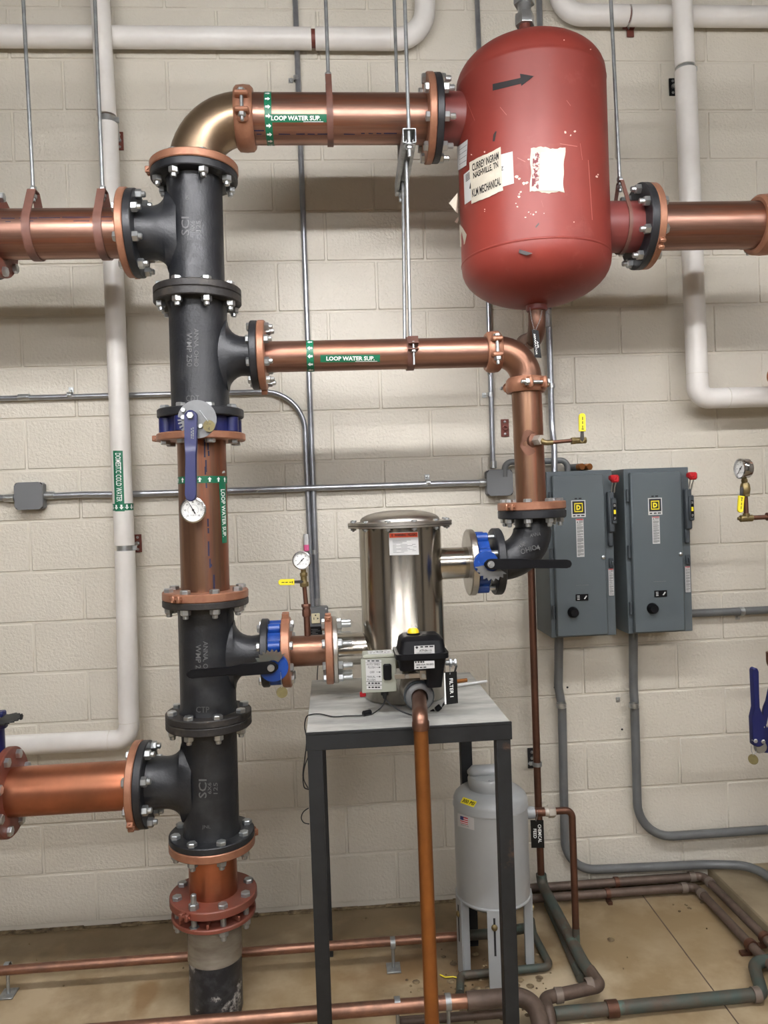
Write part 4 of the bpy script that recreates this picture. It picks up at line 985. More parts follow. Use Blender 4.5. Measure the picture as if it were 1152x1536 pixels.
yellow_handle(gz, at(452, 872.5, YM - .035), at(417.5, 873.5, YM - .035), .0098, 0, txt='600 WOG')

# ================================================================== STEEL FILTER
FX = at(603.5, 900, YM).x; FZ0 = 1.003; zlid = at(600, 789, YM - .17).z; FR = .1375
f = thing('filter_housing', (FX, YM, FZ0), 'tall shiny stainless steel filter housing standing on the welded table', 'filter')
fc = V((FX, YM, 0))
b = MB(); b.lathe([(FR - .02, FZ0 + .001), (FR - .004, FZ0 + .002), (FR, FZ0 + .008), (FR, FZ0 + .12), (FR + .0012, FZ0 + .1215), (FR, FZ0 + .123), (FR, zlid - .004), (FR - .005, zlid)], fc, Z, 72); obj('shell', b, M['stainless'], f, smooth=50)
LR = .1745
b = MB(); b.lathe([(FR - .01, zlid - .007), (LR - .001, zlid - .007), (LR, zlid - .006), (LR, zlid - .0005), (LR - .001, zlid), (FR - .01, zlid)], fc, Z, 72, cap=False); b.lathe([(FR - .01, zlid + .001), (LR - .001, zlid + .001), (LR, zlid + .002), (LR, zlid + .009), (LR - .001, zlid + .010), (FR, zlid + .010)], fc, Z, 72, cap=False); obj('flange', b, M['stainless_dull'], f)
pr = [(FR + .004, zlid + .009), (FR, zlid + .011)]
for k in range(11): th = PI / 2 * k / 10; pr.append((max((FR - .004) * math.cos(th) ** 1.0, 0), zlid + .012 + .036 * math.sin(th) ** .9))
b = MB(); b.lathe(pr, fc, Z, 60, cap=False); obj('lid', b, M['stainless_dull'], f, smooth=60)
me = bolt_mesh(.008, .009, .011, .008, .004, False, 'zinc_dull')
for k in range(12):
    th = k * PI / 6 + .2; place_bolt(f, fc + V((math.cos(th) * .16, math.sin(th) * .16, zlid + .001)), Z, me)
# inlet nozzle, left
b = MB(); b.lathe([(.0535, 0), (.0535, FX - FR - xe + .0), (.0565, FX - FR - xe + .012), (.064, FX - FR - xe + .04)], V((xe - .005, YM, zb3)), X, 40, cap=False); obj('inlet_nozzle', b, M['stainless'], f)
ring(f, V((xd, YM, zb3)), X, xe - xd, R4 - .002, .05, 'stainless_dull')
cdm = V((xd, YM, zb3)); bolts(f, cdm, -X, rb4, xd - xc, xe - xd, sh=.016, hx=.014, out=.032)
# outlet nozzle, right
zO2 = zN; b = MB(); b.lathe([(.058, FR - .03), (.0535, FR - .003), (.0525, xN3 - FX)], V((FX, YM, zO2)), X, 40, cap=False); obj('outlet_nozzle', b, M['stainless'], f)
ring(f, V((xN3 - .012, YM, zO2)), X, xN2 - xN3 + .012, R4 - .001, .05, 'stainless_dull')
hF = hit_cyl(fc, Z, FR)
wl, wf = paper(f, [(584.5, 833), (628.5, 832), (627, 797.5), (583, 799)], hF, off=.0008, name='warning_label')
b = MB(); add_sheet(b, wf, 6, 1, off=.0018, s0=.02, s1=.98, t0=.77, t1=.97); rb_ = obj('warning_band', b, M['orange_print'], wl)
b = MB(); add_text(b, 'WARNING / PELIGRO', wf, .2, .96, .82, .93, off=.0024, bold=.03); add_text(b, '!', wf, .09, .13, .81, .93, off=.0024, bold=.03)
for k in range(3): add_sheet(b, wf, 2, 1, off=.0018, s0=.12, s1=[.75, .6, .45][k], t0=.64 - k * .055, t1=.655 - k * .055)
for k in range(7): add_sheet(b, wf, 2, 1, off=.0018, s0=.12, s1=[.9, .8, .93, .7, .85, .9, .5][k], t0=.45 - k * .055, t1=.462 - k * .055)
obj('print', b, M['ink'], wl)
# ---- control box in front
YF = YM - FR
def pxbox(b, x0, y0, x1, y1, yf, yb, bev=.004, rot=0):
    p = at(x0, y1, yf); q = at(x1, y0, yf); b.box(((p.x + q.x) / 2, (yf + yb) / 2, (p.z + q.z) / 2), (q.x - p.x, abs(yb - yf), q.z - p.z), bev=bev)
cbx = thing('control_box', at(570, 1041, YF - .07), 'small grey control box with a black rocker switch and flush label, on the filter front', 'control box')
b = MB(); pxbox(b, 545, 988, 592, 1037, YF - .085, YF - .025, .005); obj('enclosure', b, M['control_grey'], cbx)
b = MB(); pxbox(b, 543, 986, 593.5, 1040, YF - .088, YF - .083, .002); fpn = obj('front_frame', b, M['control_grey'], cbx)
b = MB(); pz = at(568, 986, YF - .085).z; b.box((at(568, 980, YF - .055).x, YF - .055, pz + .004), (at(593, 980, YF - .08).x - at(544, 980, YF - .08).x, .07, .012), bev=.003); obj('lid', b, M['control_grey'], cbx)
topz = pz + .0104; tf = lambda s, t, off=0: V((at(552, 980, YF - .06).x + s * .073, YF - .085 + t * .055, topz + off))
b = MB(); add_sheet(b, tf, 1, 1, off=.0004); tl_ = obj('paper_label', b, M['paper'], cbx)
b = MB(); b.lathe([(.007, 0), (.011, 0)], tf(.5, .5, .0006), Z, 16, cap=False); add_bars(b, tf, .08, .34, .3, .42, 2, off=.0006); add_bars(b, tf, .68, .95, .3, .42, 2, off=.0006); add_bars(b, tf, .1, .9, .78, .86, 4, off=.0006); obj('print', b, M['ink'], tl_)
hp = hit_plane(YF - .0885); cf = quad_fn([(550, 1034.5), (573, 1034.5), (572, 989), (548, 989)], hp)
b = MB(); add_sheet(b, cf, 1, 1, off=.0005); cl = obj('switch_label', b, M['paper'], cbx)
b = MB()
add_bars(b, cf, .12, .9, .93, .965, 3, off=.001); add_text(b, 'AUTO TIMED', cf, .06, .90, .80, .87, off=.001); add_text(b, 'FLUSH', cf, .15, .6, .70, .77, off=.001); add_text(b, 'OFF', cf, .25, .55, .54, .61, off=.001)
add_text(b, 'MANUAL', cf, .06, .6, .39, .46, off=.001); add_text(b, 'FLUSH', cf, .08, .58, .29, .36, off=.001); add_bars(b, cf, .12, .95, .19, .235, 4, off=.001); add_bars(b, cf, .12, .95, .055, .10, 4, off=.001)
for t_ in (.73, .575, .425): add_sheet(b, cf, 1, 1, off=.001, s0=.66, s1=.86, t0=t_, t1=t_ + .012); P_ = [cf(.84, t_ + .035, .001), cf(.95, t_ + .006, .001), cf(.84, t_ - .022, .001)]; b.add(P_, [(0, 1, 2)])
for t_ in (0.0, .14, .15, .26, .27, .89, .985): add_sheet(b, cf, 1, 1, off=.001, s0=.0, s1=1.0, t0=t_, t1=t_ + .008)
obj('print', b, M['ink'], cl)
b = MB(); pxbox(b, 575.5, 996, 587, 1021, YF - .098, YF - .087, .004); obj('rocker_switch', b, M['black_plastic'], cbx)
b = MB(); q = at(577, 1042, YF - .06); b.cyl(q + Z * .012, q, .012, 14); b.cyl(q, q - Z * .012, .008, 12, r2=.005); obj('cable_gland', b, M['black_rubber'], cbx)
b = MB(); pxbox(b, 540, 1039, 549, 1046, YF - .045, YF - .025, .002); obj('red_plug', b, M['red_plastic'], cbx)
# ---- actuator
ac = thing('valve_actuator', at(632, 1030, YF - .07), 'black plastic electric valve actuator with a round yellow indicator, on the filter front', 'actuator')
ya, yb = YF - .165, YF - .03
def taper_box(b, q0, q1, y0, y1, bev):
    """bottom rect q0=(x0,x1,z), top rect q1"""
    P = []
    for (x0, x1, z, g) in (q0, q1):
        r = bev
        for (cx, cy, a0) in ((x1 - r, y1 - g - r, 0), (x0 + r, y1 - g - r, PI / 2), (x0 + r, y0 + g + r, PI), (x1 - r, y0 + g + r, 1.5 * PI)):
            for k in range(5): a = a0 + PI / 2 * k / 4; P.append(V((cx + r * math.cos(a), cy + r * math.sin(a), z)))
    n = 20; b.add(P, [tuple(range(n)), tuple(n + k for k in range(n))] + [(k, (k + 1) % n, n + (k + 1) % n, n + k) for k in range(n)])
gx = lambda px, py, y: at(px, py, y).x; gz_ = lambda px, py, y: at(px, py, y).z
b = MB(); z0 = gz_(632, 981.5, ya); z1 = gz_(632, 960, ya + .03)
taper_box(b, (gx(599, 980, ya), gx(670, 980, ya), z0, 0), (gx(602, 960, ya), gx(667, 960, ya), z1, .012), ya, yb, .018)
taper_box(b, (gx(602, 960, ya), gx(667, 960, ya), z1, .012), (gx(607, 957, ya), gx(660, 957, ya), z1 + .012, .028), ya, yb, .012)
obj('cover', b, M['black_plastic'], ac, smooth=50)
b = MB(); z2 = gz_(632, 989, ya); taper_box(b, (gx(594, 985, ya), gx(674, 985, ya), z2, -.006), (gx(594, 985, ya), gx(674, 985, ya), z0 + .001, -.006), ya, yb, .02); obj('flange', b, M['black_plastic'], ac, smooth=50)
b = MB(); z3 = gz_(632, 1007, ya); taper_box(b, (gx(601, 1005, ya), gx(668, 1005, ya), z3, .01), (gx(598, 990, ya), gx(671, 990, ya), z2 + .001, .002), ya, yb, .016)
z4 = gz_(655, 1034, ya); taper_box(b, (gx(643, 1034, ya), gx(665, 1034, ya), z4, .02), (gx(641, 1007, ya), gx(668, 1007, ya), z3 + .001, .01), ya, yb, .012); obj('base', b, M['black_plastic'], ac, smooth=50)
yi = at(620, 957, (ya + yb) / 2); yi.z = z1 + .014; b = MB(); b.lathe([(.021, 0), (.021, .005), (.018, .007)], yi - Z * .004, Z, 24); obj('indicator_ring', b, M['black_plastic'], ac)
b = MB(); b.lathe([(.018, 0), (.017, .010), (.012, .016), (0, .018)], yi, Z, 20, cap=False); obj('indicator_cap', b, M['amber'], ac)
hp = hit_plane(ya - .001)
l1, q1 = paper(ac, [(621.5, 981), (652, 980), (651.5, 967.5), (621.3, 969)], hit_plane(ya - .002), nu=1, nv=1, off=.001, name='maker_label')
b = MB(); add_bars(b, q1, .3, .98, .76, .93, 3, off=.0018); add_text(b, 'ATF-EA-1.5', q1, .25, .85, .25, .52, off=.0018, bold=.02); add_sheet(b, q1, 1, 1, off=.0018, s0=.1, s1=.85, t0=.08, t1=.12)
P_ = [q1(.05, .8, .0018), q1(.13, .6, .0018), q1(.21, .8, .0018), q1(.13, .98, .0018)]; b.add(P_, [(0, 1, 2, 3)]); obj('print', b, M['ink'], l1)
l2, q2 = paper(ac, [(621.5, 1004), (652, 1002), (651.5, 991), (621.3, 992)], hit_plane(ya - .009), nu=1, nv=1, off=.001, name='maker_label')
b = MB(); add_bars(b, q2, .04, .55, .78, .98, 4, off=.0018); add_text(b, '200-03A-W-003', q2, .1, .95, .42, .66, off=.0018, bold=.02); add_bars(b, q2, .1, .62, .12, .26, 3, off=.0018); obj('print', b, M['ink'], l2)
b = MB(); q = at(674, 994, YF - .1); b.cyl(q - X * .012, q + X * .018, .008, 12); b.hexp(q, q + X * .008, .014); b.hexp(q + X * .014, q + X * .022, .012); obj('cable_gland', b, M['zinc_dull'], ac)
# bracket
b = MB(); pxbox(b, 592, 1009, 641, 1019, YF - .125, YF - .121, .001); pxbox(b, 630, 1005, 641, 1020, YF - .128, YF - .125, .001); obj('bracket', b, M['stainless_dull'], ac)
for px in (610.5, 635.5): place_bolt(ac, at(px, 1014, YF - .128), -Y_, bolt_mesh(.006, .0075, .002, .003, .003, False, 'zinc'))
# ---- flush valve in stainless and elbow with long drain pipe
fv = thing('drain_valve', at(626, 1048, YF - .04), 'round stainless flush valve under the actuator with a grey union ring', 'valve')
vc = at(625.5, 1038, YF - .05)
b = MB(); b.lathe([(.05, 0), (.052, .02), (.05, .05), (.044, .075)], V((vc.x, YM - FR + .012, vc.z)), -Y_, 32); obj('body', b, M['stainless_dull'], fv)
b = MB(); y0 = YF - .07; b.lathe([(.028, 0), (.042, .0), (.044, .01), (.042, .03), (.034, .036), (.026, .036)], V((vc.x + .002, y0, vc.z - .003)), -Y_, 32, cap=False); obj('union_ring', b, M['plate_steel'], fv)
b = MB(); b.lathe([(.043, .008), (.047, .012), (.047, .02), (.043, .024)], V((vc.x + .002, y0, vc.z - .003)), -Y_, 32, cap=False); obj('seal_band', b, M['cabinet_dark'], fv)
dp = thing('drain_pipe', fl(660, 1600, -.02), 'long vertical orange brown copper drain pipe in front of the table', 'pipe')
YD = -1.02; d1 = at(629.5, 1060, YD); d2 = at(648, 1536, YD); du = (d2 - d1).normalized(); d3 = d2 + du * ((-.02 - d2.z) / du.z)
p0_ = V((vc.x + .003, y0 - .01, vc.z - .004)); d1c = V((d1.x, YD, p0_.z - .006))
pts = round_path([p0_, V((d1.x, YD, p0_.z - .004)), V((d1.x + .001, YD, d1.z - .06))], .052, 10)
b = MB(); b.tube(pts, .0222, 24); b.lathe([(.0235, 0), (.0245, .004), (.0245, .02), (.0235, .024)], pts[-1] + Z * .02, -Z, 24, cap=False); obj('elbow', b, M['copper'], dp)
b = MB(); b.cyl(pts[-1] + Z * .002, d3, .0208, 28); obj('pipe', b, M['copper_drain'], dp)
# ---- filter 1 tag
tgp = [(666.5, 1008.5), (685, 1007), (687, 1054.5), (669, 1057)]
ft = thing('hanging_sign', at(677, 1056, YF - .14), 'black hanging tag reading FILTER 1 at the right of the actuator', 'sign')
b = MB(); b.prism([at(x_, y_, YF - .14) for x_, y_ in tgp], -Y_, .0018); pl_ = obj('plate', b, M['label_black'], ft)
b = MB(); add_sheet(b, quad_fn([(666.9, 1056), (669.6, 1056.5), (667.6, 1009), (666, 1009.5)], hit_plane(YF - .1425)), 1, 1); 
fq = quad_fn([(667, 1012), (669.6, 1054), (686, 1052), (684.5, 1010)], hit_plane(YF - .1422)); add_text(b, 'FILTER 1', fq, .16, .82, .38, .68, off=.0006, bold=.015); obj('lettering', b, M['white_ink'], pl_)
b = MB(); bead_chain(b, [at(675, 1011, YF - .142), at(675, 1003, YF - .135), at(676, 997, YF - .11)], n=12); obj('bead_chain', b, M['zinc_dull'], ft)
# cable from actuator back down, shoulder bundle
def cable(name, pts, r, label, mat='black_rubber', cat='cable', sub=6):
    P = [V(p) for p in pts]; out = []
    for i in range(len(P) - 1):
        p0 = P[max(i - 1, 0)]; p1 = P[i]; p2 = P[i + 1]; p3 = P[min(i + 2, len(P) - 1)]
        for k in range(sub):
            t = k / sub; out.append(.5 * ((2 * p1) + (p2 - p0) * t + (2 * p0 - 5 * p1 + 4 * p2 - p3) * t * t + (3 * p1 - p0 - 3 * p2 + p3) * t ** 3))
    out.append(P[-1]); b = MB(); b.tube(out, r, 8); return b
cc = thing('power_cable', at(577, 1052, YF - .06), 'thin black cable with a ferrite lump, from the control box over the left table edge', 'cable')
TZ = 1.0
tbl = lambda px, py: fl(px, py, TZ + .004)
b = cable('c', [at(577, 1046, YF - .06), at(577, 1052, YF - .062), at(571, 1062, YF - .09), tbl(560, 1070), tbl(552, 1072), tbl(540, 1073.5), tbl(520, 1074), tbl(500, 1075), tbl(480, 1071), tbl(466, 1072), at(459.5, 1076, -.74), at(457, 1090, -.73), at(460, 1110, -.73), at(457, 1140, -.72), at(454.5, 1160, -.72), at(456, 1180, -.72), at(463, 1184, -.72)], .0021, '')
obj('cord', b, M['black_rubber'], cc)
b = MB(); b.cyl(tbl(544.5, 1072.5) + Z * .004, tbl(556.5, 1070) + Z * .004, .0085, 14, bev=.002); obj('ferrite_core', b, M['black_plastic'], cc)
b = cable('c', [at(463, 1134, -.70), at(457, 1150, -.70), at(455.5, 1168, -.70), at(462, 1182, -.70)], .0018, ''); o = obj('slack_loop', b, M['black_rubber'], cc)
b = cable('c', [at(463, 1212, -.70), at(455, 1218, -.70), at(452, 1227, -.70), at(456, 1234, -.70), at(464, 1236, -.70)], .0018, ''); obj('slack_loop', b, M['black_rubber'], cc)
b = cable('c', [at(578, 1048, YF - .062), at(585, 1056, YF - .08), at(600, 1066, YF - .11), at(615, 1072, YF - .12), at(622, 1074, YF - .10)], .0024, '')
o = obj('control_cable', b, M['black_rubber']); setprops(o, 'short black cable curving from the control box behind the drain elbow', 'cable')
b = cable('c', [at(640, 1073, YF - .04), at(650, 1068, YF - .05), at(660, 1062, YF - .06), at(668, 1053, YF - .08), at(672, 1045, YF - .10), at(683, 1005, YF - .11), at(684, 998, YF - .1), at(678, 994, YF - .1)], .0032, '')
b2 = thing('wire_bundle', at(655, 1066, YF - .05), 'bundle of wires with black connectors on the table right of the drain elbow', 'wires')
obj('cord', b, M['black_rubber'], b2)
b = MB(); b.cyl(at(643, 1071, YF - .06), at(652, 1066, YF - .06), .007, 10, bev=.002); b.cyl(at(654, 1065, YF - .065), at(661, 1059, YF - .065), .009, 10, bev=.002); obj('connector', b, M['black_plastic'], b2)
b = cable('c', [at(661, 1060, YF - .065), at(666, 1055, YF - .07), at(670, 1052, YF - .075)], .004, ''); obj('sleeve', b, M['paper'], b2)

# ================================================================== TABLE
q = [fl(468, 1019, TZ), fl(708, 1010, TZ), fl(762, 1082, TZ), fl(462, 1102, TZ)]
x0, x1 = .905, 1.5; y1, y0 = -.29, -.952
tb_ = thing('steel_table', ((x0 + x1) / 2, (y0 + y1) / 2, -.02), 'welded steel table with a grey metal top that carries the filter', 'table')
b = MB(); b.box(((x0 + x1) / 2, (y0 + y1) / 2, TZ - .003), (x1 - x0, y1 - y0, .005), bev=.001); obj('table_top', b, M['table_top'], tb_)
b = MB(); h = .045
for (c, s) in [(((x0 + x1) / 2, y0 + .003, TZ - .028), (x1 - x0 + .004, .006, h)), (((x0 + x1) / 2, y1 - .003, TZ - .028), (x1 - x0, .006, h)), ((x0 + .003, (y0 + y1) / 2, TZ - .028), (.006, y1 - y0 - .012, h)), ((x1 - .003, (y0 + y1) / 2, TZ - .028), (.006, y1 - y0 - .012, h))]: b.box(c, s, bev=.001)
b.box(((x0 + x1) / 2, y0 + .003, TZ - .002), (x1 - x0 + .004, .008, .007), bev=.001); obj('edge_angle', b, M['dark_steel'], tb_)
for i, (lx, ly) in enumerate([(x0 + .022, y0 + .022), (x1 - .024, y0 + .022), (x0 + .022, y1 - .022), (x1 - .03, y1 - .022)]):
    b = MB(); b.box((lx, ly, (TZ - .048 - .02) / 2), (.042, .042, TZ - .048 + .02), bev=.0015); obj('leg', b, M['dark_steel'], tb_)
b = MB(); b.cyl(fl(685, 1022, TZ + .012), fl(700, 1020, TZ + .012), .007, 10); o = obj('copper_offcut', b, M['copper_drain']); setprops(o, 'small copper tube end lying at the right back corner of the table top', 'tube')
b = MB(); b.cyl(fl(686, 1028, TZ + .007), fl(730, 1022, TZ + .007), .005, 10); o = obj('plastic_tube', b, M['paper']); setprops(o, 'translucent white tube sticking past the right edge of the table top', 'tube')
# ================================================================== LOWER LEFT PIPE AND VALVE
zLL = zb4; xq = at(8, 1183, YM).x
ll = thing('copper_pipe', (xq, YM, zLL), 'lower left copper pipe with two wide flanges, running from left edge to lowest tee', 'pipe')
b = MB(); b.cyl((xq, YM, zLL), (xL4, YM, zLL), .0785, 48); obj('pipe', b, M['copper_red'], ll)
ring(ll, cL4, -X, .024, R6 + .002, .0785, 'copper_paint', lug=PI * .78, name='flange')
cq = V((xq, YM, zLL)); ring(ll, cq, X, .024, R6 + .004, .0785, 'copper_paint_red', lug=PI, name='flange')
vl = thing('butterfly_valve', (xq - .03, YM, zLL), 'navy valve cut off by the left edge, with a notched plate on its upright stem', 'valve')
lug_body(vl, V((xq - .056, YM, zLL)), X, .055, .112, 8, 'valve_navy', .0235, .112)
bolts(vl, cq, X, rb6, .024, .056, both=True, phase=PI / 8)
b = MB(); xs = at(-6, 1085, YM).x; b.cyl((xq - .028, YM, zLL + .10), (xq - .028, YM, at(0, 1092, YM).z), .032, 24); b.cyl((xq - .028, YM, at(0, 1092, YM).z), (xq - .028, YM, at(0, 1083, YM).z), .042, 24, bev=.002); obj('neck', b, M['valve_navy'], vl)
zp = at(10, 1080, YM).z; pc = V((xq - .028, YM, zp)); b = MB(); pts = []
for k in range(60):
    a = 2 * PI * k / 60; r = .062 if not (PI * 1.5 < a or a < PI * .35) else .088 * (1 if k % 2 == 0 else .88)
    pts.append(pc + V((math.cos(a) * r, math.sin(a) * r, 0)))
b.prism(pts, Z, .004); b.box(pc + V((.088, .0, .008)), (.004, .012, .018)); obj('notch_plate', b, M['dark_steel'], vl)
b = MB(); b.box(pc + V((-.1, -.01, .024)), (.28, .036, .018), bev=.004); b.cyl(pc, pc + Z * .03, .016, 16); obj('lever', b, M['valve_navy'], vl)
b = MB(); b.cyl((xq - .056, YM, zLL), (xq - .5, YM, zLL), .085, 32); b.cyl((xq - .056, YM, zLL), (xq - .08, YM, zLL), R6, 40, bev=.003)
o = obj('cast_pipe', b, M['cast_iron']); setprops(o, 'black flanged cast iron pipe beyond the left edge behind the navy valve', 'pipe')

# ================================================================== WHITE JACKETED PIPES
YW = -.115
def white_pipe(label, pts, rads, r, seams=(), extra=None, n=10):
    P = round_path(pts, rads, n) if rads else pts
    t = thing('insulated_pipe', pts[-1] if pts[-1].z < pts[0].z else pts[0], label, 'pipe')
    b = MB(); b.tube(P, r, 28); obj('jacket', b, M['pipe_jacket'], t)
    if seams:
        for p, u in seams:
            s_ = MB(); s_.lathe([(r - .001, -.001), (r + .0012, -.0006), (r + .0012, .0006), (r - .001, .001)], p, u, 28, cap=False); obj('seam', s_, M['mortar_paint'], t)
    return t
# left vertical: three jacket lengths with bare gaps at the clamps
w_top = at(152, -40, YW); w1 = at(160, 174, YW); w2 = at(161.5, 186, YW); w3 = at(187, 818, YW); w4 = at(187.5, 826, YW); wc = at(194, 1109, YW); wl_ = at(-60, 1118, YW); wl_.x = R_['x0'] + .01
w_top = V((w1.x - .012, YW, 3.95))
ta = white_pipe('white insulated pipe rising to the ceiling at the upper left, above its first clamp', [w1, w_top], None, .036)
b = MB(); b.cyl(w2 - Z * .02, w1 + Z * .02, .026, 20); obj('bare_pipe', b, M['copper_dull'], ta)
tb2 = white_pipe('long white insulated pipe at the left carrying a green DOMESTIC COLD WATER label', [w2, w3], None, .0375)
b = MB(); b.cyl(w4 - Z * .02, w3 + Z * .02, .027, 20); obj('bare_pipe', b, M['copper_dull'], tb2)
sm1 = at(193, 1082, YW); sm2 = at(165, 1110, YW)
white_pipe('white insulated pipe elbow low at the left, turning out of the left edge', [w4, wc, wl_], .055, .0385, seams=[(V((wc.x, YW, sm1.z)), Z), (V((sm2.x, YW, wc.z)), X)])
uW = (w2 - w3).normalized(); hW = hit_cyl(w3, uW, .0375)
fq = quad_fn([(169.5, 676), (172.5, 767), (187, 767), (184, 676)], hW)
b = MB(); add_sheet(b, fq, 4, 8); lo = obj('pipe_label', b, M['label_green'], tb2)
b = MB(); add_text(b, 'DOMESTIC COLD WATER', fq, .04, .84, .20, .78, off=.0016, bold=.01); obj('lettering', b, M['white_ink'], lo)
zz0 = at(178, 766, YW - .037).z; zz1 = at(178, 755.5, YW - .037).z
arrow_band(tb2, w3 + uW * 0, uW, .0375, (zz0 - w3.z) / uW.z, (zz1 - w3.z) / uW.z, n=12, adir=-1, a0=.1)
def pipe_clamp(label, c, r, plate_px, wood, ywall=0, mat='zinc', vertical=True, u=Z, group=None):
    t = thing('pipe_clamp', c - Z * r, label, 'clamp', group)
    b = MB(); b.lathe([(r, -.010), (r + .003, -.011), (r + .003, .011), (r, .010)], c, u, 28, cap=False)
    if plate_px:
        e = at(plate_px[0], plate_px[1], -.008); d = V((e.x - c.x, 0, 0)).normalized() if u is Z else V((0, 0, e.z - c.z)).normalized()
        b.box(c + d * (r + .008), (.02, .010, .02), bev=.002)
        b.cyl(c + d * (r + .006), V((e.x, -.006, e.z)), .005, 10)
    obj('ring', b, M[mat], t)
    if plate_px:
        b = MB(); b.box((e.x, -.0045, e.z), (.030, .006, .072) if True else (.072, .006, .03), bev=.001); o = obj('plate', b, M[wood], t)
        b = MB()
        for q in (-.024, .024): b.lathe([(0, .004), (.004, .0035), (.0058, 0)], V((e.x, -.0075, e.z + q)), -Y_, 12)
        b.cyl((e.x, -.007, e.z), (e.x, -.018, e.z), .0085, 14); obj('screw', b, M['zinc'], t)
    return t
pipe_clamp('steel clamp with rusty red wall plate on the white pipe above the upper left pipe', (w1 + w2) / 2, .0275, (179, 211), 'red_oxide', group='pipe clamps')
pipe_clamp('steel clamp with a rusty red wall plate on the white pipe below its green label', (w3 + w4) / 2, .028, (206.5, 815), 'red_oxide', group='pipe clamps')
# upper left horizontal, behind the riser, turning up near the tank
Yh = -.06
h0 = at(-60, 66, Yh); h1 = at(467, 58.5, Yh); h2 = at(473, 58.5, Yh); zc_ = at(560, 58.5, Yh).z; hx = at(636, 40, Yh).x
th_ = white_pipe('white insulated pipe running level along the top left of the wall', [V((R_['x0'] + .01, Yh, zc_)), V((h1.x, Yh, zc_))], None, .0405)
b = MB(); b.cyl((h1.x - .02, Yh, zc_), (h2.x + .02, Yh, zc_), .030, 20); obj('bare_pipe', b, M['red_oxide'], th_)
b = MB(); b.lathe([(.030, -.008), (.034, -.008), (.034, .008), (.03, .008)], V(((h1.x + h2.x) / 2, Yh, zc_)), X, 24, cap=False); obj('ring', b, M['red_oxide'], th_)
white_pipe('white insulated pipe elbow at the top centre, turning up from the level run', [V((h2.x, Yh, zc_)), V((hx, Yh, zc_)), V((hx + .02, Yh, 3.95))], .12, .0415, seams=[(V((hx - .14, Yh, zc_)), X)])
# upper right horizontal and elbow
zr = at(1000, 24, Yh).z; rx0 = at(838, 0, Yh).x; r1 = at(942, 24, Yh).x
tr = white_pipe('white insulated pipe elbow at the top right beside the tank, turning upward', [V((rx0, Yh, 3.95)), V((rx0, Yh, zr)), V((r1 - .004, Yh, zr))], .10, .040)
b = MB(); b.cyl((r1 - .03, Yh, zr), (r1 + .03, Yh, zr), .030, 20); obj('bare_pipe', b, M['red_oxide'], tr)
white_pipe('white insulated pipe running level out of the top right edge', [V((r1 + .004, Yh, zr)), V((R_['x1'] - .01, Yh, zr))], None, .040)
tcl = thing('pipe_clamp', V((r1, -.01, zr - .1)), 'small red pipe clamp and tab under the level white pipe at the top right', 'clamp')
b = MB(); pq = at(943, 43, -.012); b.box(pq + Z * .006, (.05, .012, .014), bev=.002); b.box(pq + V((.008, .004, -.012)), (.03, .006, .04), bev=.001); obj('plate', b, M['red_oxide'], tcl)
b = MB(); b.cyl(V((r1, Yh, zr - .03)), pq, .004, 8); obj('rod', b, M['zinc'], tcl)
# right vertical
YR = -.135
v1 = at(1027.5, 100, YR); v2_ = at(1028, 106, YR); vc_ = at(1047, 598, YR)
vt = white_pipe('white insulated pipe rising out of the top right, above its clamp gap', [v1, V((v1.x - .01, YR, 3.95))], None, .0385)
b = MB(); b.cyl(v2_ - Z * .02, v1 + Z * .02, .03, 20); obj('bare_pipe', b, M['ink'], vt)
white_pipe('white insulated pipe on the right dropping past the outlet pipe and turning right', [v2_, V((vc_.x, YR, vc_.z)), V((R_['x1'] - .01, YR, vc_.z))], .05, .0415, seams=[(V((vc_.x, YR, vc_.z + .1)), Z), (V((vc_.x + .12, YR, vc_.z)), X)])
pipe_clamp('steel clamp with a black wall plate on the right white pipe', (v1 + v2_) / 2, .031, (1009.5, 130), 'black_plastic', group='pipe clamps')
bp_ = thing('wall_bracket', at(757, 655, 0), 'small rusty red bracket plate alone on the wall left of the yellow handled valve', 'bracket')
pq = at(757.3, 642, -.0045); b = MB(); b.box(pq, (.033, .006, .072), bev=.001); obj('plate', b, M['red_oxide'], bp_)
b = MB(); b.lathe([(.011, -.006), (.011, .006), (.006, .006), (.006, 0)], pq - Y_ * .006, -Y_, 16, cap=False); obj('collar', b, M['red_oxide'], bp_)
b = MB()
for q in (-.025, .025): b.lathe([(0, .004), (.004, .003), (.006, 0)], pq + V((0, -.003, q)), -Y_, 12)
obj('screw', b, M['zinc'], bp_)

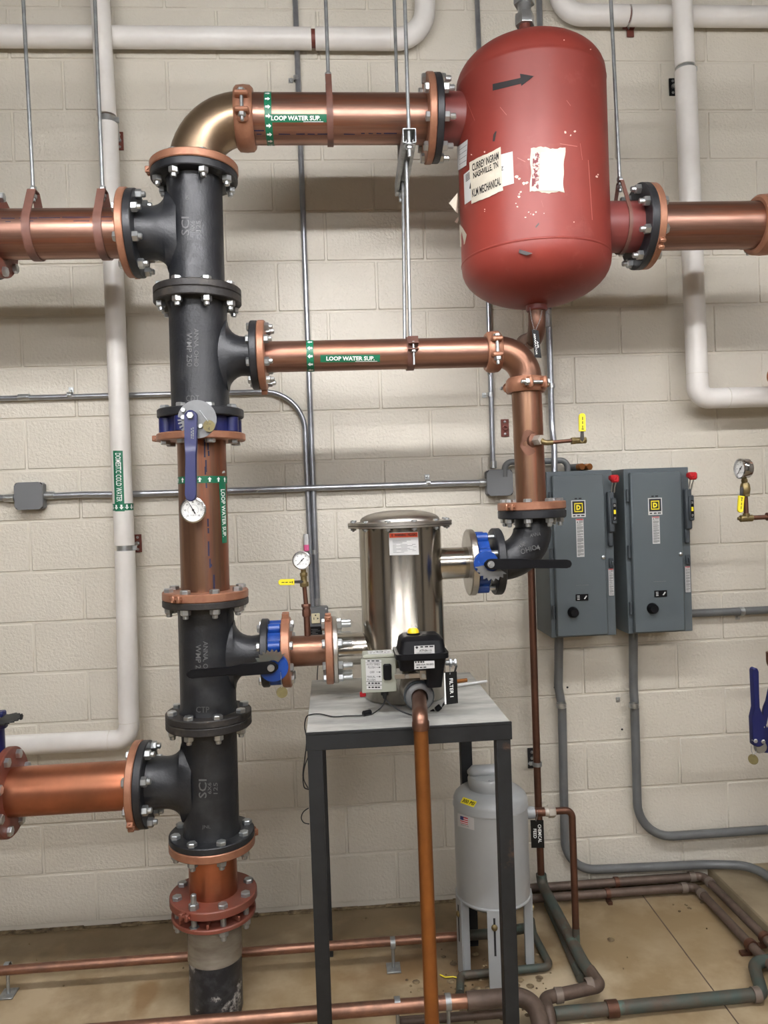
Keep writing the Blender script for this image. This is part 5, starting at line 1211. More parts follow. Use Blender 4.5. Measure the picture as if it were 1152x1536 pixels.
# ================================================================== CONDUITS
YC = -.018
def conduit(label, pts, rads, r=.0105, mat='conduit_steel', straps=(), couplings=(), cat='conduit', y=None):
    P = [V(p) for p in pts]; path = round_path(P, rads, 12) if len(P) > 2 else P
    lo_ = min(P, key=lambda p: p.z)
    t = thing('conduit', lo_, label, cat); b = MB(); b.tube(path, r, 16); obj('tube', b, M[mat], t)
    for (px, py, ud, side) in straps:
        c = at(px, py, P[0].y); u = Z if ud == 'v' else X; sd = (X if ud == 'v' else Z) * side
        b = MB(); b.lathe([(r, -.009), (r + .0022, -.009), (r + .0022, .009), (r, .009)], c, u, 20, cap=False)
        b.lathe([(r + .001, -.006), (r + .0035, -.004), (r + .0035, -.0015), (r + .001, 0)], c, u, 20, cap=False)
        cc_ = V((c.x, -.0035, c.z)) + sd * (r + .012)
        b.box(cc_, (.018, .003, .02) if ud == 'v' else (.02, .003, .022), bev=.001); b.lathe([(0, .006), (.004, .005), (.0055, 0)], cc_ - Y_ * .001, -Y_, 10)
        obj('strap', b, M['zinc'], t)
    for (px, py, ud, L) in couplings:
        c = at(px, py, P[0].y); u = Z if ud == 'v' else X; b = MB(); b.cyl(c - u * L / 2, c + u * L / 2, r + .003, 18, bev=.001)
        for q in (-.25, .25): b.cyl(c + u * L * q - Y_ * r, c + u * L * q - Y_ * (r + .006), .003, 8)
        obj('coupling', b, M['zinc'], t)
    return t
def pw(px, py, y=YC): return at(px, py, y)
a0 = pw(447, 120); a1 = pw(476.5, 908)
conduit('steel conduit dropping from the ceiling to the outlet box left of the filter', [V((a0.x, YC, 4.3)), V(((a0.x + a1.x) / 2, YC, 2)), a1], .3, .0112, straps=[(444.5, 118, 'v', -1), (472, 828, 'v', -1)], couplings=[(475.5, 903, 'v', .03)])
c0 = pw(-80, 599); c1 = pw(452, 587); zc1 = pw(250, 591.5).z; bx = pw(459, 700).x
conduit('steel conduit running level then bending down left of the pressure gauge', [V((R_['x0'] + .01, YC - .002, zc1)), V((bx, YC - .002, zc1)), V((pw(465, 822).x, YC - .002, pw(465, 800).z)), V((pw(469, 912).x, YC - .002, pw(469, 912).z))], [.16, .5], .0105, straps=[(105, 592.5, 'h', 1)], couplings=[(36, 596, 'h', .045)])
pk = thing('cable_sleeve', pw(463, 828, -.03), 'clear and pink painted sleeve at the conduit above the pressure gauge', 'sleeve')
b = MB(); b.cyl(pw(459.5, 801, YC - .002), pw(460, 818, YC - .002), .0125, 14); obj('clear_sleeve', b, M['paper'], pk)
b = MB(); b.cyl(pw(460, 817, YC - .002), pw(460.6, 826, YC - .002), .0128, 14); obj('pink_sleeve', b, M['pink_paint'], pk)
zc3 = pw(500, 731, -.03).z; 
cbx0, cbx1 = pw(21, 746, -.03).x, pw(64, 746, -.03).x
zbx = pw(43, 745, -.06).z; zj = pw(748, 723, -.06).z
conduit('steel conduit stub entering the left junction box from the left edge', [V((R_['x0'] + .01, -.03, zbx)), V((cbx0 + .01, -.03, zbx))], [], .0125, couplings=[(14, 747, 'h', .04)])
conduit('long level steel conduit between the two junction boxes', [V((cbx1 - .01, -.03, zbx)), V((cbx1 + .15, -.03, zbx + .002)), V((pw(190, 738, -.03).x, -.03, zc3)), V((pw(660, 726, -.03).x, -.03, zc3 + .0)), V((pw(732, 723, -.03).x, -.03, zj))], [.3, .3, .3], .0125, straps=[(642, 724, 'h', 1)], couplings=[(73, 743, 'h', .045), (724, 724, 'h', .03)])
def junction_box(label, px, y, w_=.108):
    c = at(px[0], px[1], y); t = thing('junction_box', c - Z * w_ / 2, label, 'box')
    b = MB(); b.box((c.x, -.028, c.z), (w_ * .97, .05, w_ * .97), bev=.008); obj('enclosure', b, M['box_grey'], t)
    pts = []; h = w_ / 2; k = .014
    for (sx, sy) in [(-1, -1), (1, -1), (1, 1), (-1, 1)]:
        pts += [(sx * h, sy * (h - k)), (sx * (h - k), sy * h)] if sx * sy > 0 else [(sx * (h - k), sy * h), (sx * h, sy * (h - k))]
    b = MB(); b.prism([V((c.x + a, -.053, c.z + d)) for a, d in pts], -Y_, .006, bev=.001); obj('cover', b, M['box_grey'], t)
    b = MB()
    for sx in (-1, 1):
        for sz in (-1, 1): b.box((c.x + sx * (h - .0065), -.0535, c.z + sz * (h - .0065)), (.011, .002, .005), ex=(X + Z * -sx * sz).normalized(), ez=(Z + X * sx * sz).normalized())
    obj('screw_slot', b, M['ink'], t)
    return t
junction_box('square grey junction box at the left, beside the white pipe', (42.5, 744), -.058)
junction_box('square grey junction box beside the right vertical copper pipe', (750, 724), -.058)
d0 = pw(733, 460); d1_ = pw(739.5, 700)
conduit('steel conduit dropping behind the tank to the right junction box', [V((d0.x - .01, YC, 4.3)), V((d0.x, YC, 2.5)), d1_], 1.0, .0105, straps=[(735.5, 592, 'v', -1)], couplings=[(740, 697, 'v', .03)])
e0 = pw(824, 480, -.03); e1 = pw(828, 640, -.03); e2_ = pw(831, 660, -.06); e3 = pw(834, 706, -.10)
conduit('bright steel conduit bending out of the wall into the top of the left motor starter', [V((e0.x, -.03, 4.3)), V((e1.x, -.03, e1.z)), V((e2_.x, -.06, e2_.z - .03)), V((e3.x, -.075, 1.72))], [.2, .2], .0125, couplings=[(822, 478, 'v', .07)], straps=[(827, 579, 'v', -1)])
# grey pipe and copper stubs on top of the left starter
gp = thing('conduit', pw(850, 700, -.06), 'short grey conduit with elbows lying along the top of the left motor starter', 'conduit')
b = MB(); zg = at(800, 692, -.05).z; b.tube(round_path([V((pw(757, 712, -.05).x, -.05, zg - .06)), V((pw(757, 695, -.05).x, -.05, zg)), V((pw(851, 695, -.05).x, -.05, zg)), V((pw(852, 712, -.05).x, -.05, zg - .07))], .03, 8), .0125, 14); obj('tube', b, M['conduit_grey'], gp)
for i, (px, lab) in enumerate([(873.5, 'horizontal copper stub pointing out above the left motor starter, nearer the tank side'), (885, 'horizontal copper stub pointing out above the left motor starter, nearer the right starter')]):
    t = thing('copper_stub', at(px, 704, -.08), lab, 'pipe'); c = at(px, 700, -.10)
    b = MB(); b.cyl(V((c.x, -.10, c.z)), V((c.x - .03, -.001, c.z)), .0135, 18, bev=.001); obj('tube', b, M['copper_drain'], t)
    b = MB(); b.cyl(V((c.x - .008, -.075, c.z)), V((c.x - .028, -.006, c.z)), .0145, 18); obj('grey_sleeve', b, M['conduit_grey'], t)
# outlet box and plug adapter
ob = thing('outlet_box', at(478, 941, -.05), 'grey outlet box with an ivory receptacle on the wall left of the filter', 'box')
c = at(477.5, 928, -.055); b = MB(); b.box((c.x, -.03, c.z), (.08, .055, .092), bev=.005); obj('enclosure', b, M['box_grey'], ob)
b = MB(); b.box((c.x + .002, -.0595, c.z + .002), (.078, .004, .088), bev=.001); obj('cover_plate', b, M['box_grey'], ob)
rc = at(473.5, 927.5, -.063); b = MB(); b.box((rc.x, -.064, rc.z), (.034, .008, .040), bev=.002); o = obj('receptacle', b, M['ivory'], ob)
b = MB(); b.box((rc.x - .007, -.0685, rc.z), (.0025, .001, .009)); b.box((rc.x + .007, -.0685, rc.z), (.0025, .001, .007)); b.box((rc.x + .009, -.0685, rc.z), (.006, .001, .0025)); b.cyl((rc.x, -.068, rc.z + .013), (rc.x, -.069, rc.z + .013), .003, 10); obj('slot', b, M['ink'], o)
b = MB()
for sx, sz in ((-1, 1), (1, 1), (1, -1)): b.lathe([(0, .003), (.004, .002), (.005, 0)], V((c.x + sx * .032, -.0615, c.z + sz * .038)), -Y_, 10)
obj('screw', b, M['zinc'], ob)
pa = thing('power_adapter', at(474, 955, -.08), 'black plug in power adapter under the ivory receptacle', 'adapter')
c = at(473.5, 948, -.075); b = MB(); b.box((c.x, -.078, c.z), (.05, .03, .042), bev=.004); obj('housing', b, M['black_plastic'], pa)
hp = hit_plane(-.0935); q_ = quad_fn([(465, 954), (482, 954), (482, 942), (465, 942)], hp); b = MB()
for k in range(5): add_sheet(b, q_, 1, 1, off=.0005, s0=.1 + .1 * (k % 2), s1=.9 - .2 * (k % 3), t0=.1 + k * .17, t1=.16 + k * .17)
obj('print', b, M['box_grey'], pa)
b = cable('c', [V((c.x, -.085, c.z - .015)), V((c.x + .01, -.09, c.z - .08)), at(476, 1010, -.12), at(476, 1040, -.2), at(476, 1080, -.25)], .002, ''); obj('cord', b, M['black_rubber'], pa)

# ================================================================== MOTOR STARTERS
def starter(label, px_tl, px_tr, px_bl, zt, zb_, yfront, logo, w1, w2, kx, group):
    x0 = at(*px_tl, yfront).x; x1 = at(*px_tr, yfront).x
    t = thing('motor_starter', ((x0 + x1) / 2, -.1, zb_), label, 'electrical cabinet', group); H = zt - zb_; zc = (zt + zb_) / 2
    b = MB(); b.box(((x0 + x1) / 2, yfront / 2 + .002, zc), (x1 - x0, -yfront - .006, H), bev=.002); obj('enclosure', b, M['cabinet_grey'], t)
    dx0, dx1 = x0 + .016, x1 - .042
    b = MB(); b.box(((dx0 + dx1) / 2, yfront - .011, zc - .004), (dx1 - dx0, .022, H - .022), bev=.004); d = obj('door', b, M['cabinet_grey'], t)
    for q in (.68, .0, -.68):
        b = MB(); b.cyl((x0 + .008, yfront - .008, zc + q * H / 2 - .025), (x0 + .008, yfront - .008, zc + q * H / 2 + .025), .006, 12, bev=.001)
        obj('hinge', b, M['cabinet_dark'], t)
    yf = yfront - .0225; hp = hit_plane(yf)
    lx = (dx0 + dx1) / 2 + logo[0]; lz = zt - logo[1]
    def fn(s, t_, off=0): return V((lx + (s - .5) * .056, yf - off, lz + (t_ - .5) * .066))
    b = MB(); add_sheet(b, fn, 1, 1, off=.0006); lab = obj('maker_plate', b, M['paper'], t)
    b = MB(); add_sheet(b, fn, 1, 1, off=.0010, s0=.07, s1=.93, t0=.2, t1=.95); lg = obj('logo_field', b, M['ink'], lab)
    b = MB(); s0, s1, t0, t1, k = .2, .8, .31, .84, .06
    for (a, c2, d_, e) in [(s0, s1, t0, t0 + k), (s0, s1, t1 - k, t1), (s0, s0 + k, t0, t1), (s1 - k, s1, t0, t1)]: add_sheet(b, fn, 1, 1, off=.0014, s0=a, s1=c2, t0=d_, t1=e)
    add_text(b, 'D', fn, .345, .655, .43, .72, off=.0014, bold=.06); obj('logo', b, M['yellow_vinyl'], t)
    b = MB(); add_bars(b, fn, .1, .95, .06, .13, 3, off=.0012); add_bars(b, fn, .25, .8, 1.06, 1.14, 2, off=.0012); obj('print', b, M['ink'], t)
    def warn(cx, ztop, w, h, yf_, nm):
        g = lambda s, t_, off=0: V((cx + (s - .5) * w, yf_ - off, ztop - (1 - t_) * h))
        b = MB(); add_sheet(b, g, 1, 1, off=.0006); wl = obj(nm, b, M['paper'], t)
        b = MB(); add_sheet(b, g, 1, 1, off=.0010, s0=.04, s1=.96, t0=.965, t1=.995); obj('warning_band', b, M['red_plastic'], wl)
        z = .955
        b = MB(); P_ = [g(.1, .90, .001), g(.3, .90, .001), g(.2, .945, .001)]; b.add(P_, [(0, 1, 2)])
        random.seed(int(h * 1000)); 
        while z > .04:
            n = random.randint(2, 6)
            for k in range(n):
                if z < .03: break
                s_ = .4 if z > .9 else .1; e_ = .92 if k < n - 1 else random.uniform(.4, .8); add_sheet(b, g, 1, 1, off=.001, s0=s_, s1=e_, t0=z - .008, t1=z); z -= .018
            z -= .014
        obj('print', b, M['ink'], wl)
    warn((dx0 + dx1) / 2 + w1[0], zt - w1[1], .030, w1[2], yf, 'warning_label')
    warn(x1 - .017 + w2[0], zt - w2[1], .020, w2[2], yfront, 'warning_label')
    # lock, nameplate, pilot knob
    b = MB(); b.lathe([(.007, 0), (.007, .006), (.004, .008), (0, .008)], V((dx1 - .012, yf, zt - .34)), -Y_, 14, cap=False); obj('door_lock', b, M['zinc'], t)
    b = MB(); b.box((kx[0], yf - .002, zb_ + kx[1]), (.050, .005, .025), bev=.001); npz = obj('nameplate', b, M['black_plastic'], t)
    b = MB(); g = lambda s, t_, off=0: V((kx[0] + (s - .5) * .05, yf - .0046 - off, zb_ + kx[1] + (t_ - .5) * .025))
    for k in range(3): add_bars(b, g, .1, .42, .68 - k * .25, .80 - k * .25, 1, off=.0004)
    b.prism([g(.62, .3, .001), g(.70, .25, .001), g(.86, .7, .001), g(.80, .78, .001)], -Y_, .003); obj('print', b, M['paper'], npz)
    b = MB(); kc = V((kx[0] + kx[2], yf, zb_ + kx[3])); b.lathe([(.021, 0), (.021, .006), (.018, .010), (.0175, .024), (.015, .027), (0, .027)], kc, -Y_, 28, cap=False); obj('selector_knob', b, M['black_plastic'], t)
    b = MB(); b.box(((dx0 + dx1) / 2 + .003, yf - .0004, zb_ + .205), (.05, .001, .0022)); obj('embossed_line', b, M['box_grey'], t)
    # operating mechanism on the right flange
    hx_ = x1 - .012; hz = zt - .165; ym = yfront
    b = MB(); b.box((hx_ - .004, ym - .014, hz), (.026, .026, .16), bev=.005); b.box((hx_ - .006, ym - .008, hz - .10), (.020, .014, .07), bev=.004); obj('operator_housing', b, M['cabinet_dark'], t)
    b = MB(); b.box((hx_ + .004, ym - .030, hz + .004), (.020, .012, .10), bev=.004); ind = obj('indicator_plate', b, M['cabinet_dark'], t)
    b = MB(); b.box((hx_ + .004, ym - .0368, hz), (.012, .002, .068), bev=.0005); obj('indicator_field', b, M['black_plastic'], t)
    b = MB(); g = lambda s, t_, off=0: V((hx_ + .004 + (s - .5) * .012, ym - .038 - off, hz + (t_ - .5) * .068)); add_text(b, 'OFF', g, .2, .8, .06, .2, off=.0003); add_text(b, 'ON', g, .2, .8, .8, .94, off=.0003); obj('print', b, M['paper'], t)
    b = MB(); add_sheet(b, g, 1, 1, off=.0004, s0=.15, s1=.85, t0=.38, t1=.62); obj('logo', b, M['yellow_vinyl'], t)
    b = MB(); 
    for q in (-.0055, .0055): b.tube([V((hx_ + q + .004, ym - .022, hz + .075)), V((hx_ + q + .002, ym - .034, hz + .095)), V((hx_ + q * 1.3 + .003, ym - .046, hz + .118))], .0028, 8)
    obj('handle_arm', b, M['zinc'], t)
    b = MB(); b.box((hx_ + .003, ym - .050, hz + .128), (.030, .026, .030), bev=.006); b.box((hx_ - .006, ym - .050, hz + .132), (.022, .034, .022), bev=.005); obj('red_handle', b, M['red_plastic'], t, label='red plastic handle grip')
    b = MB(); lz_ = zt - .345; b.box((hx_ - .003, ym - .004, lz_ - .02), (.018, .008, .038), bev=.002); b.box((hx_ - .002, ym - .010, lz_ - .022), (.006, .014, .018), bev=.001); obj('latch', b, M['cabinet_dark'], t)
    return t, x0, x1
YF1 = -.215
zt1 = at(870, 706, YF1).z; zb1_ = at(877, 955, YF1).z
s1, sx0, sx1 = starter('grey motor starter cabinet on the left of the pair, partly behind the black elbow', (820, 708), (918, 705), None, zt1, zb1_, YF1, (-.003, .148), (.0, .187, .148), (.0, .388, .105), (at(870, 896, YF1).x, .158, -.038, .102), 'motor starters')
zt2 = at(985, 702, YF1).z; zb2_ = at(993, 949, YF1).z
s2, sx2, sx3 = starter('grey motor starter cabinet on the right of the pair, nearest the bare wall', (936, 703), (1033, 700), None, zt2, zb2_, YF1, (-.007, .150), (-.006, .190, .106), (.0, .392, .102), (at(987, 891, YF1).x, .158, -.036, .102), 'motor starters')

# grey conduits below the starters
g0 = at(841, 957, -.12); yb_ = -.045
conduit('thick grey conduit from the left motor starter curving along the floor to the right', [V((g0.x, -.10, zb1_ + .005)), V((at(838, 1010, -.06).x, -.05, at(838, 1030, -.05).z)), V((at(843, 1060, yb_).x, yb_, at(843, 1060, yb_).z)), V((at(848, 1300, yb_).x, yb_, at(880, 1304, yb_).z)), V((at(1065, 1296, yb_).x, yb_, at(1040, 1300, yb_).z + .005)), V((at(1130, 1305, -.12).x, -.12, .10)), V((at(1152, 1330, -.3).x + .1, -.4, .075)), V((at(1152, 1330, -.3).x + .13, -.46, .045))], [.1, .1, .13, .3, .15, .05], .0178, mat='conduit_grey', straps=[(842, 1058, 'v', 1)])
g1 = at(953, 950, -.12)
conduit('thick grey conduit from the right motor starter curving out of the right edge', [V((g1.x, -.10, zb2_ + .005)), V((at(951, 1010, -.06).x, -.05, at(951, 1030, -.05).z)), V((at(952, 1060, yb_).x, yb_, at(952, 1060, yb_).z)), V((at(957, 1245, yb_).x, yb_, at(1040, 1252, yb_).z)), V((R_['x1'] - .01, yb_, at(1060, 1251, yb_).z))], [.1, .1, .15], .0178, mat='conduit_grey', straps=[(951, 1058, 'v', -1)])
zc8 = at(1100, 917, -.03).z
conduit('grey conduit leaving the right side of the right motor starter', [V((sx3 - .01, -.035, zc8 - .005)), V((sx3 + .08, -.035, zc8)), V((R_['x1'] - .01, -.03, zc8))], .3, .0165, mat='conduit_grey', straps=[(1112, 917, 'h', -1)])

# ================================================================== DRAIN TUBE BEHIND, TANK DRAIN, CHEMICAL FEEDER
zbt = zb - .03
ad = thing('tank_drain', (TX, YM, zbt), 'brown copper elbow and tube under the red tank leading back to the wall', 'pipe')
pA = V((TX, YM, zbt + .01)); pB = V((TX - .003, YM, zbt - .09)); pC = at(783, 520, -.30); pD = at(793, 700, -.10)
b = MB(); b.tube(round_path([pA, pB, V((pC.x, -.33, pC.z + .01))], .05, 8), .0285, 20); obj('elbow', b, M['copper_dull'], ad)
pE = at(797, 860, -.10)
b = MB(); b.tube(round_path([V((pB.x - .01, YM + .05, pB.z - .012)), V((pC.x, -.33, pC.z + .01)), V((pE.x - .004, -.10, pC.z - .08)), V((pE.x, -.10, 1.55))], [.04, .04], 8), .0155, 16); obj('tube', b, M['copper_dull'], ad)
asg = [(799, 494), (806, 495), (812.5, 536), (801.5, 535.5)]
sg = thing('hanging_sign', at(806, 536, YM - .05), 'black hanging tag reading AIR SEPARATOR under the red tank', 'sign')
b = MB(); b.prism([at(797.5, 494, YM - .07), at(807.5, 496, YM - .07), at(812, 537, YM - .07), at(802, 536, YM - .07)], -Y_, .0018); pl_ = obj('plate', b, M['label_black'], sg)
hp = hit_plane(YM - .0735); fq = quad_fn([(798.3, 495.5), (802.5, 535), (811.5, 536), (807, 497)], hp); b = MB(); add_text(b, 'SEPARATOR', fq, .12, .92, .18, .46, off=.0006, bold=.01); add_text(b, 'AIR', fq, .38, .66, .56, .84, off=.0006, bold=.01); obj('lettering', b, M['white_ink'], pl_)
b = MB(); bead_chain(b, [at(795, 462, YM - .03), at(797, 478, YM - .055), at(801, 494, YM - .06)], n=16); bead_chain(b, [at(813, 466, YM - .03), at(810, 480, YM - .055), at(803.5, 495, YM - .06)], n=16); obj('bead_chain', b, M['zinc_dull'], sg)
yP = -.10
bt = thing('copper_pipe', fl(880, 1460, 0), 'thin brown copper pipe down the wall right of the table, turning green along the floor', 'pipe')
P0 = V((pE.x, yP, 1.56)); P1 = at(812, 1322, yP); P2 = fl(888, 1462, .03)
b = MB(); b.tube([P0, at(801, 1000, yP), at(806.5, 1180, yP), V((P1.x, yP, P1.z))], .0145, 16); obj('tube', b, M['copper_dull'], bt)
b = MB(); b.tube(round_path([P1 + Z * .03, V((P1.x + .002, yP, .075)), V((P2.x - .01, P2.y + .05, .035)), P2], [.04, .3], 8), .021, 18); obj('floor_run', b, M['green_patina'], bt)
cl = thing('pipe_clamp', at(797, 1150, -.02), 'split ring clamp with a dark wall plate on the brown copper pipe', 'clamp')
c = at(806, 1146, yP); b = MB(); b.lathe([(.0145, -.008), (.0185, -.008), (.0185, .008), (.0145, .008)], c, Z, 22, cap=False); b.box(c + V((-.022, .01, 0)), (.018, .012, .014), bev=.002); b.cyl(c + V((-.03, .01, 0)), at(796, 1146, -.008), .005, 8); obj('ring', b, M['zinc_dull'], cl)
b = MB(); pq = at(797, 1137, -.0045); b.box(pq, (.030, .006, .085), bev=.001); obj('plate', b, M['ink'], cl)
b = MB()
for q in (.025, 0): b.lathe([(0, .005), (.005, .004), (.007, 0)], pq + V((0.002, -.003, q)), -Y_, 12)
obj('screw', b, M['zinc'], cl)
# feeder
YT = -.46; fx = at(737, 1250, YT).x; fr = .1305
zt_ = at(737, 1228, YT - fr).z; zbm = at(740, 1368, YT - fr).z
fd = thing('chemical_feeder', (fx, YT, -.02), 'pale grey chemical feeder tank on three legs under the table', 'tank')
fc2 = V((fx, YT, 0)); b = MB()
pr = [(.02, zbm - .045), (fr * .6, zbm - .035), (fr * .9, zbm - .015), (fr, zbm - .004), (fr + .004, zbm), (fr + .004, zbm + .004), (fr, zbm + .007), (fr, zt_ - .003), (fr + .003, zt_ - .001), (fr + .003, zt_ + .004), (fr + .001, zt_ + .008), (fr + .001, zt_ + .022), (fr * .96, zt_ + .036), (fr * .86, zt_ + .048), (fr * .7, zt_ + .055), (fr * .5, zt_ + .060)]
b.lathe(pr, fc2, Z, 56); obj('shell', b, M['feeder_grey'], fd, smooth=30)
cz = zt_ + .056; cx_ = fx - .004
b = MB(); b.lathe([(.066, -.004), (.070, .0), (.073, .02), (.074, .036), (.068, .046), (0, .05)], V((cx_, YT, cz)), Z, 40, cap=False)
b.box((cx_ + .002, YT + .01, cz + .056), (.150, .05, .045), bev=.018); obj('filler_cap', b, M['feeder_grey'], fd, smooth=50)
b = MB(); g = hit_plane(YT - .060); q_ = quad_fn([(732, 1174), (741, 1174.5), (741, 1171), (732, 1170.5)], g); add_text(b, 'CAP', q_, off=.0008); obj('cast_lettering', b, M['cabinet_dark'], fd)
for i, (px, py) in enumerate([(745, 1488), (691, 1461), (786, 1450)]):
    foot = fl(px, py, -.02); d = V((foot.x - fx, foot.y - YT, 0)).normalized(); s_ = Z.cross(d); pc = fc2 + d * (fr - .0) ; th = .0045
    b = MB(); b.box(V((pc.x, pc.y, (zbm + .005 - .02) / 2)) + d * .003, (th, .047, zbm + .025), ex=d, ey=s_, ez=Z, bev=.001)
    for q in (-1, 1): b.box(V((pc.x, pc.y, (zbm - .02) / 2)) + s_ * q * .022 - d * .012, (.026, th, zbm + .018), ex=d, ey=s_, ez=Z, bev=.001)
    lg = obj('leg', b, M['feeder_grey'], fd)
    b = MB(); b.box(V((pc.x, pc.y, zbm - .085)) + d * .0058, (.001, .007, .13), ex=d, ey=s_, ez=Z); o = obj('adjusting_slot', b, M['ink'], lg)
    b = MB(); b.lathe([(.011, 0), (.0105, .004), (.005, .008), (0, .009)], V((pc.x, pc.y, zbm - .052)) + d * .0058, d, 18, cap=False); obj('leg_bolt', b, M['brass'], lg)
hT2 = hit_cyl(fc2, Z, fr)
l1, q1 = paper(fd, [(686.5, 1239), (711.5, 1245.5), (711, 1227.5), (686.3, 1219.5)], hT2, off=.0008, name='flag_label')
b = MB(); add_sheet(b, q1, 3, 2, off=.0018, s0=.16, s1=.62, t0=.3, t1=.86); fl1 = obj('flag_red', b, M['flag_red'], l1)
b = MB()
for k in range(3): add_sheet(b, q1, 3, 1, off=.0022, s0=.16, s1=.62, t0=.36 + k * .16, t1=.42 + k * .16)
obj('flag_white', b, M['white_ink'], l1)
b = MB(); add_sheet(b, q1, 2, 2, off=.0026, s0=.16, s1=.36, t0=.56, t1=.86); obj('flag_blue', b, M['flag_blue'], l1)
b = MB(); add_text(b, 'MADE IN USA', q1, .2, .66, .14, .22, off=.002); obj('print', b, M['ink'], l1)
yc_ = hit_cyl(fc2, Z, fr * .86)
def cone_hit(px, py, off=0):
    # dome shoulder: march along the ray to the lathe profile
    d = ray(px, py); t = .5
    prof = [(fr + .001, zt_ + .022), (fr * .96, zt_ + .036), (fr * .86, zt_ + .048), (fr * .7, zt_ + .055), (fr * .5, zt_ + .060), (0, zt_ + .062)]
    for k in range(3000):
        p = CAM + d * t; r = math.hypot(p.x - fx, p.y - YT)
        z = None
        if r < fr:
            for (ra, za), (rb2, zb3_) in zip(prof, prof[1:]):
                if rb2 <= r <= ra: z = za + (zb3_ - za) * (ra - r) / (ra - rb2 + 1e-9)
        if z is not None and p.z <= z + off: return p
        if r < fr and p.z < zt_ + .022: return p
        t += .001
    return p
b = MB(); q2 = quad_fn([(690, 1204), (710.5, 1211), (715.5, 1202.5), (695, 1195.5)], cone_hit); add_sheet(b, q2, 12, 8, off=.0025); o = obj('pressure_label', b, M['yellow_vinyl'], fd)
b = MB(); add_text(b, '300 PSI', q2, .08, .92, .22, .8, off=.005, bold=.02); obj('lettering', b, M['ink'], o)
# feeder outlet with union and drop pipe
zf_ = at(812, 1218, YT).z; o0 = V((fx + fr - .01, YT, zf_)); ox = at(858, 1218, YT).x
fp2 = thing('copper_pipe', fl(866, 1462, 0), 'brown copper pipe from the feeder through a white union and down to the floor', 'pipe')
b = MB(); b.cyl(o0, V((at(801, 1218, YT).x, YT, zf_)), .022, 18); o = obj('bushing', b, M['feeder_grey'], fp2)
b = MB(); b.cyl(V((at(795, 1218, YT).x, YT, zf_)), V((at(818, 1218, YT).x, YT, zf_)), .0155, 16, bev=.001); b.cyl(V((at(834, 1218, YT).x, YT, zf_)), V((at(842, 1218, YT).x, YT, zf_)), .0125, 16); obj('fitting', b, M['copper_dull'], fp2)
b = MB(); b.hexp(V((at(822, 1218, YT).x, YT, zf_)), V((at(832.5, 1218, YT).x, YT, zf_)), .0225, .3); b.lathe([(.012, 0), (.017, .006), (.018, .016), (.018, .024)], V((at(815, 1218, YT).x, YT, zf_)), X, 18); obj('union_nut', b, M['solder'], fp2)
ft_ = fl(868, 1470, -.0); fe = at(864, 1460, YT + .02)
P = round_path([V((at(832, 1218, YT).x, YT, zf_)), V((ox, YT, zf_)), V((at(864, 1400, YT).x, YT, at(864, 1400, YT).z))], .026, 8); b = MB(); b.tube(P, .0125, 16); obj('tube', b, M['copper_dull'], fp2)
b = MB(); b.tube([P[-1] + Z * .02, V((at(866, 1462, YT).x, YT, .03)), V((at(866, 1462, YT).x + .002, YT, -.015))], .0135, 16); obj('lower_tube', b, M['green_patina'], fp2)
cf_ = thing('hanging_sign', at(808, 1272, YT - .04), 'black hanging tag reading CHEMICAL FEED beside the feeder tank', 'sign')
b = MB(); b.prism([at(x_, y_, YT - .04) for x_, y_ in [(795.5, 1230), (815, 1230), (816.5, 1271.5), (797, 1271.5)]], -Y_, .0018); pl_ = obj('plate', b, M['label_black'], cf_)
fq = quad_fn([(795.5, 1230), (797, 1271.5), (816.5, 1271.5), (815, 1230)], hit_plane(YT - .042)); b = MB(); add_text(b, 'CHEMICAL', fq, .16, .82, .56, .82, off=.0006, bold=.01); add_text(b, 'FEED', fq, .32, .66, .20, .44, off=.0006, bold=.01); obj('lettering', b, M['white_ink'], pl_)
b = MB(); bead_chain(b, [at(804, 1231, YT - .042), at(806, 1224, YT - .03), at(806, 1216, YT - .018)], n=8); obj('bead_chain', b, M['zinc_dull'], cf_)

# ================================================================== FLOOR PIPING
def floor_pipe(label, pts, rads, r, mat, name='floor_pipe', joints=()):
    t = thing(name, pts[0] - Z * r, label, 'pipe'); P = round_path(pts, rads, 8) if rads else pts
    b = MB(); b.tube(P, r, 18); obj('tube', b, M[mat], t)
    for p, u in joints:
        b = MB(); b.lathe([(r, -.012), (r + .0035, -.012), (r + .0035, .012), (r, .012)], p, u, 20, cap=False); obj('fitting', b, M['solder_dull'] if mat != 'floor_copper' else M['copper_dull'], t)
    return t
def floor_at(px, py, z): return fl(px, py, z)
def stand(label, px, py, pz, r, foot, group='pipe stands'):
    c = fl(px, py, pz); t = thing('pipe_stand', V((c.x, c.y, -.02)), label, 'pipe support', group)
    b = MB(); b.lathe([(r, -.008), (r + .0035, -.009), (r + .0035, .009), (r, .008)], c, X, 22, cap=False); obj('ring', b, M['zinc_dull'], t)
    b = MB(); b.cyl(c - Z * (r + .002), V((c.x, c.y, -.014)), .006, 10); b.box(V((c.x, c.y, -.016)), (.05, .06, .006), bev=.001); obj('foot', b, M['zinc_dull'], t)
ba = fl(50, 1450, .075); bb_ = fl(585, 1414, .075); yb2 = (ba.y + bb_.y) / 2
floor_pipe('thin copper pipe along the floor behind the riser stub, nearest the block wall', [V((-1.2, yb2, .075)), V((at(745, 1400, yb2).x, yb2, .075))], None, .0165, 'floor_copper')
floor_pipe('green corroded pipe end on the floor behind the chemical feeder', [V((at(697, 1405, yb2).x, yb2, .075)), V((at(745, 1400, yb2).x, yb2, .075)), V((at(790, 1396, yb2).x, yb2 + .02, .075))], .1, .0175, 'green_patina')
stand('pipe stand on the floor at the far left edge, under the thin copper pipe', 11, 1452, .075, .0165, None)
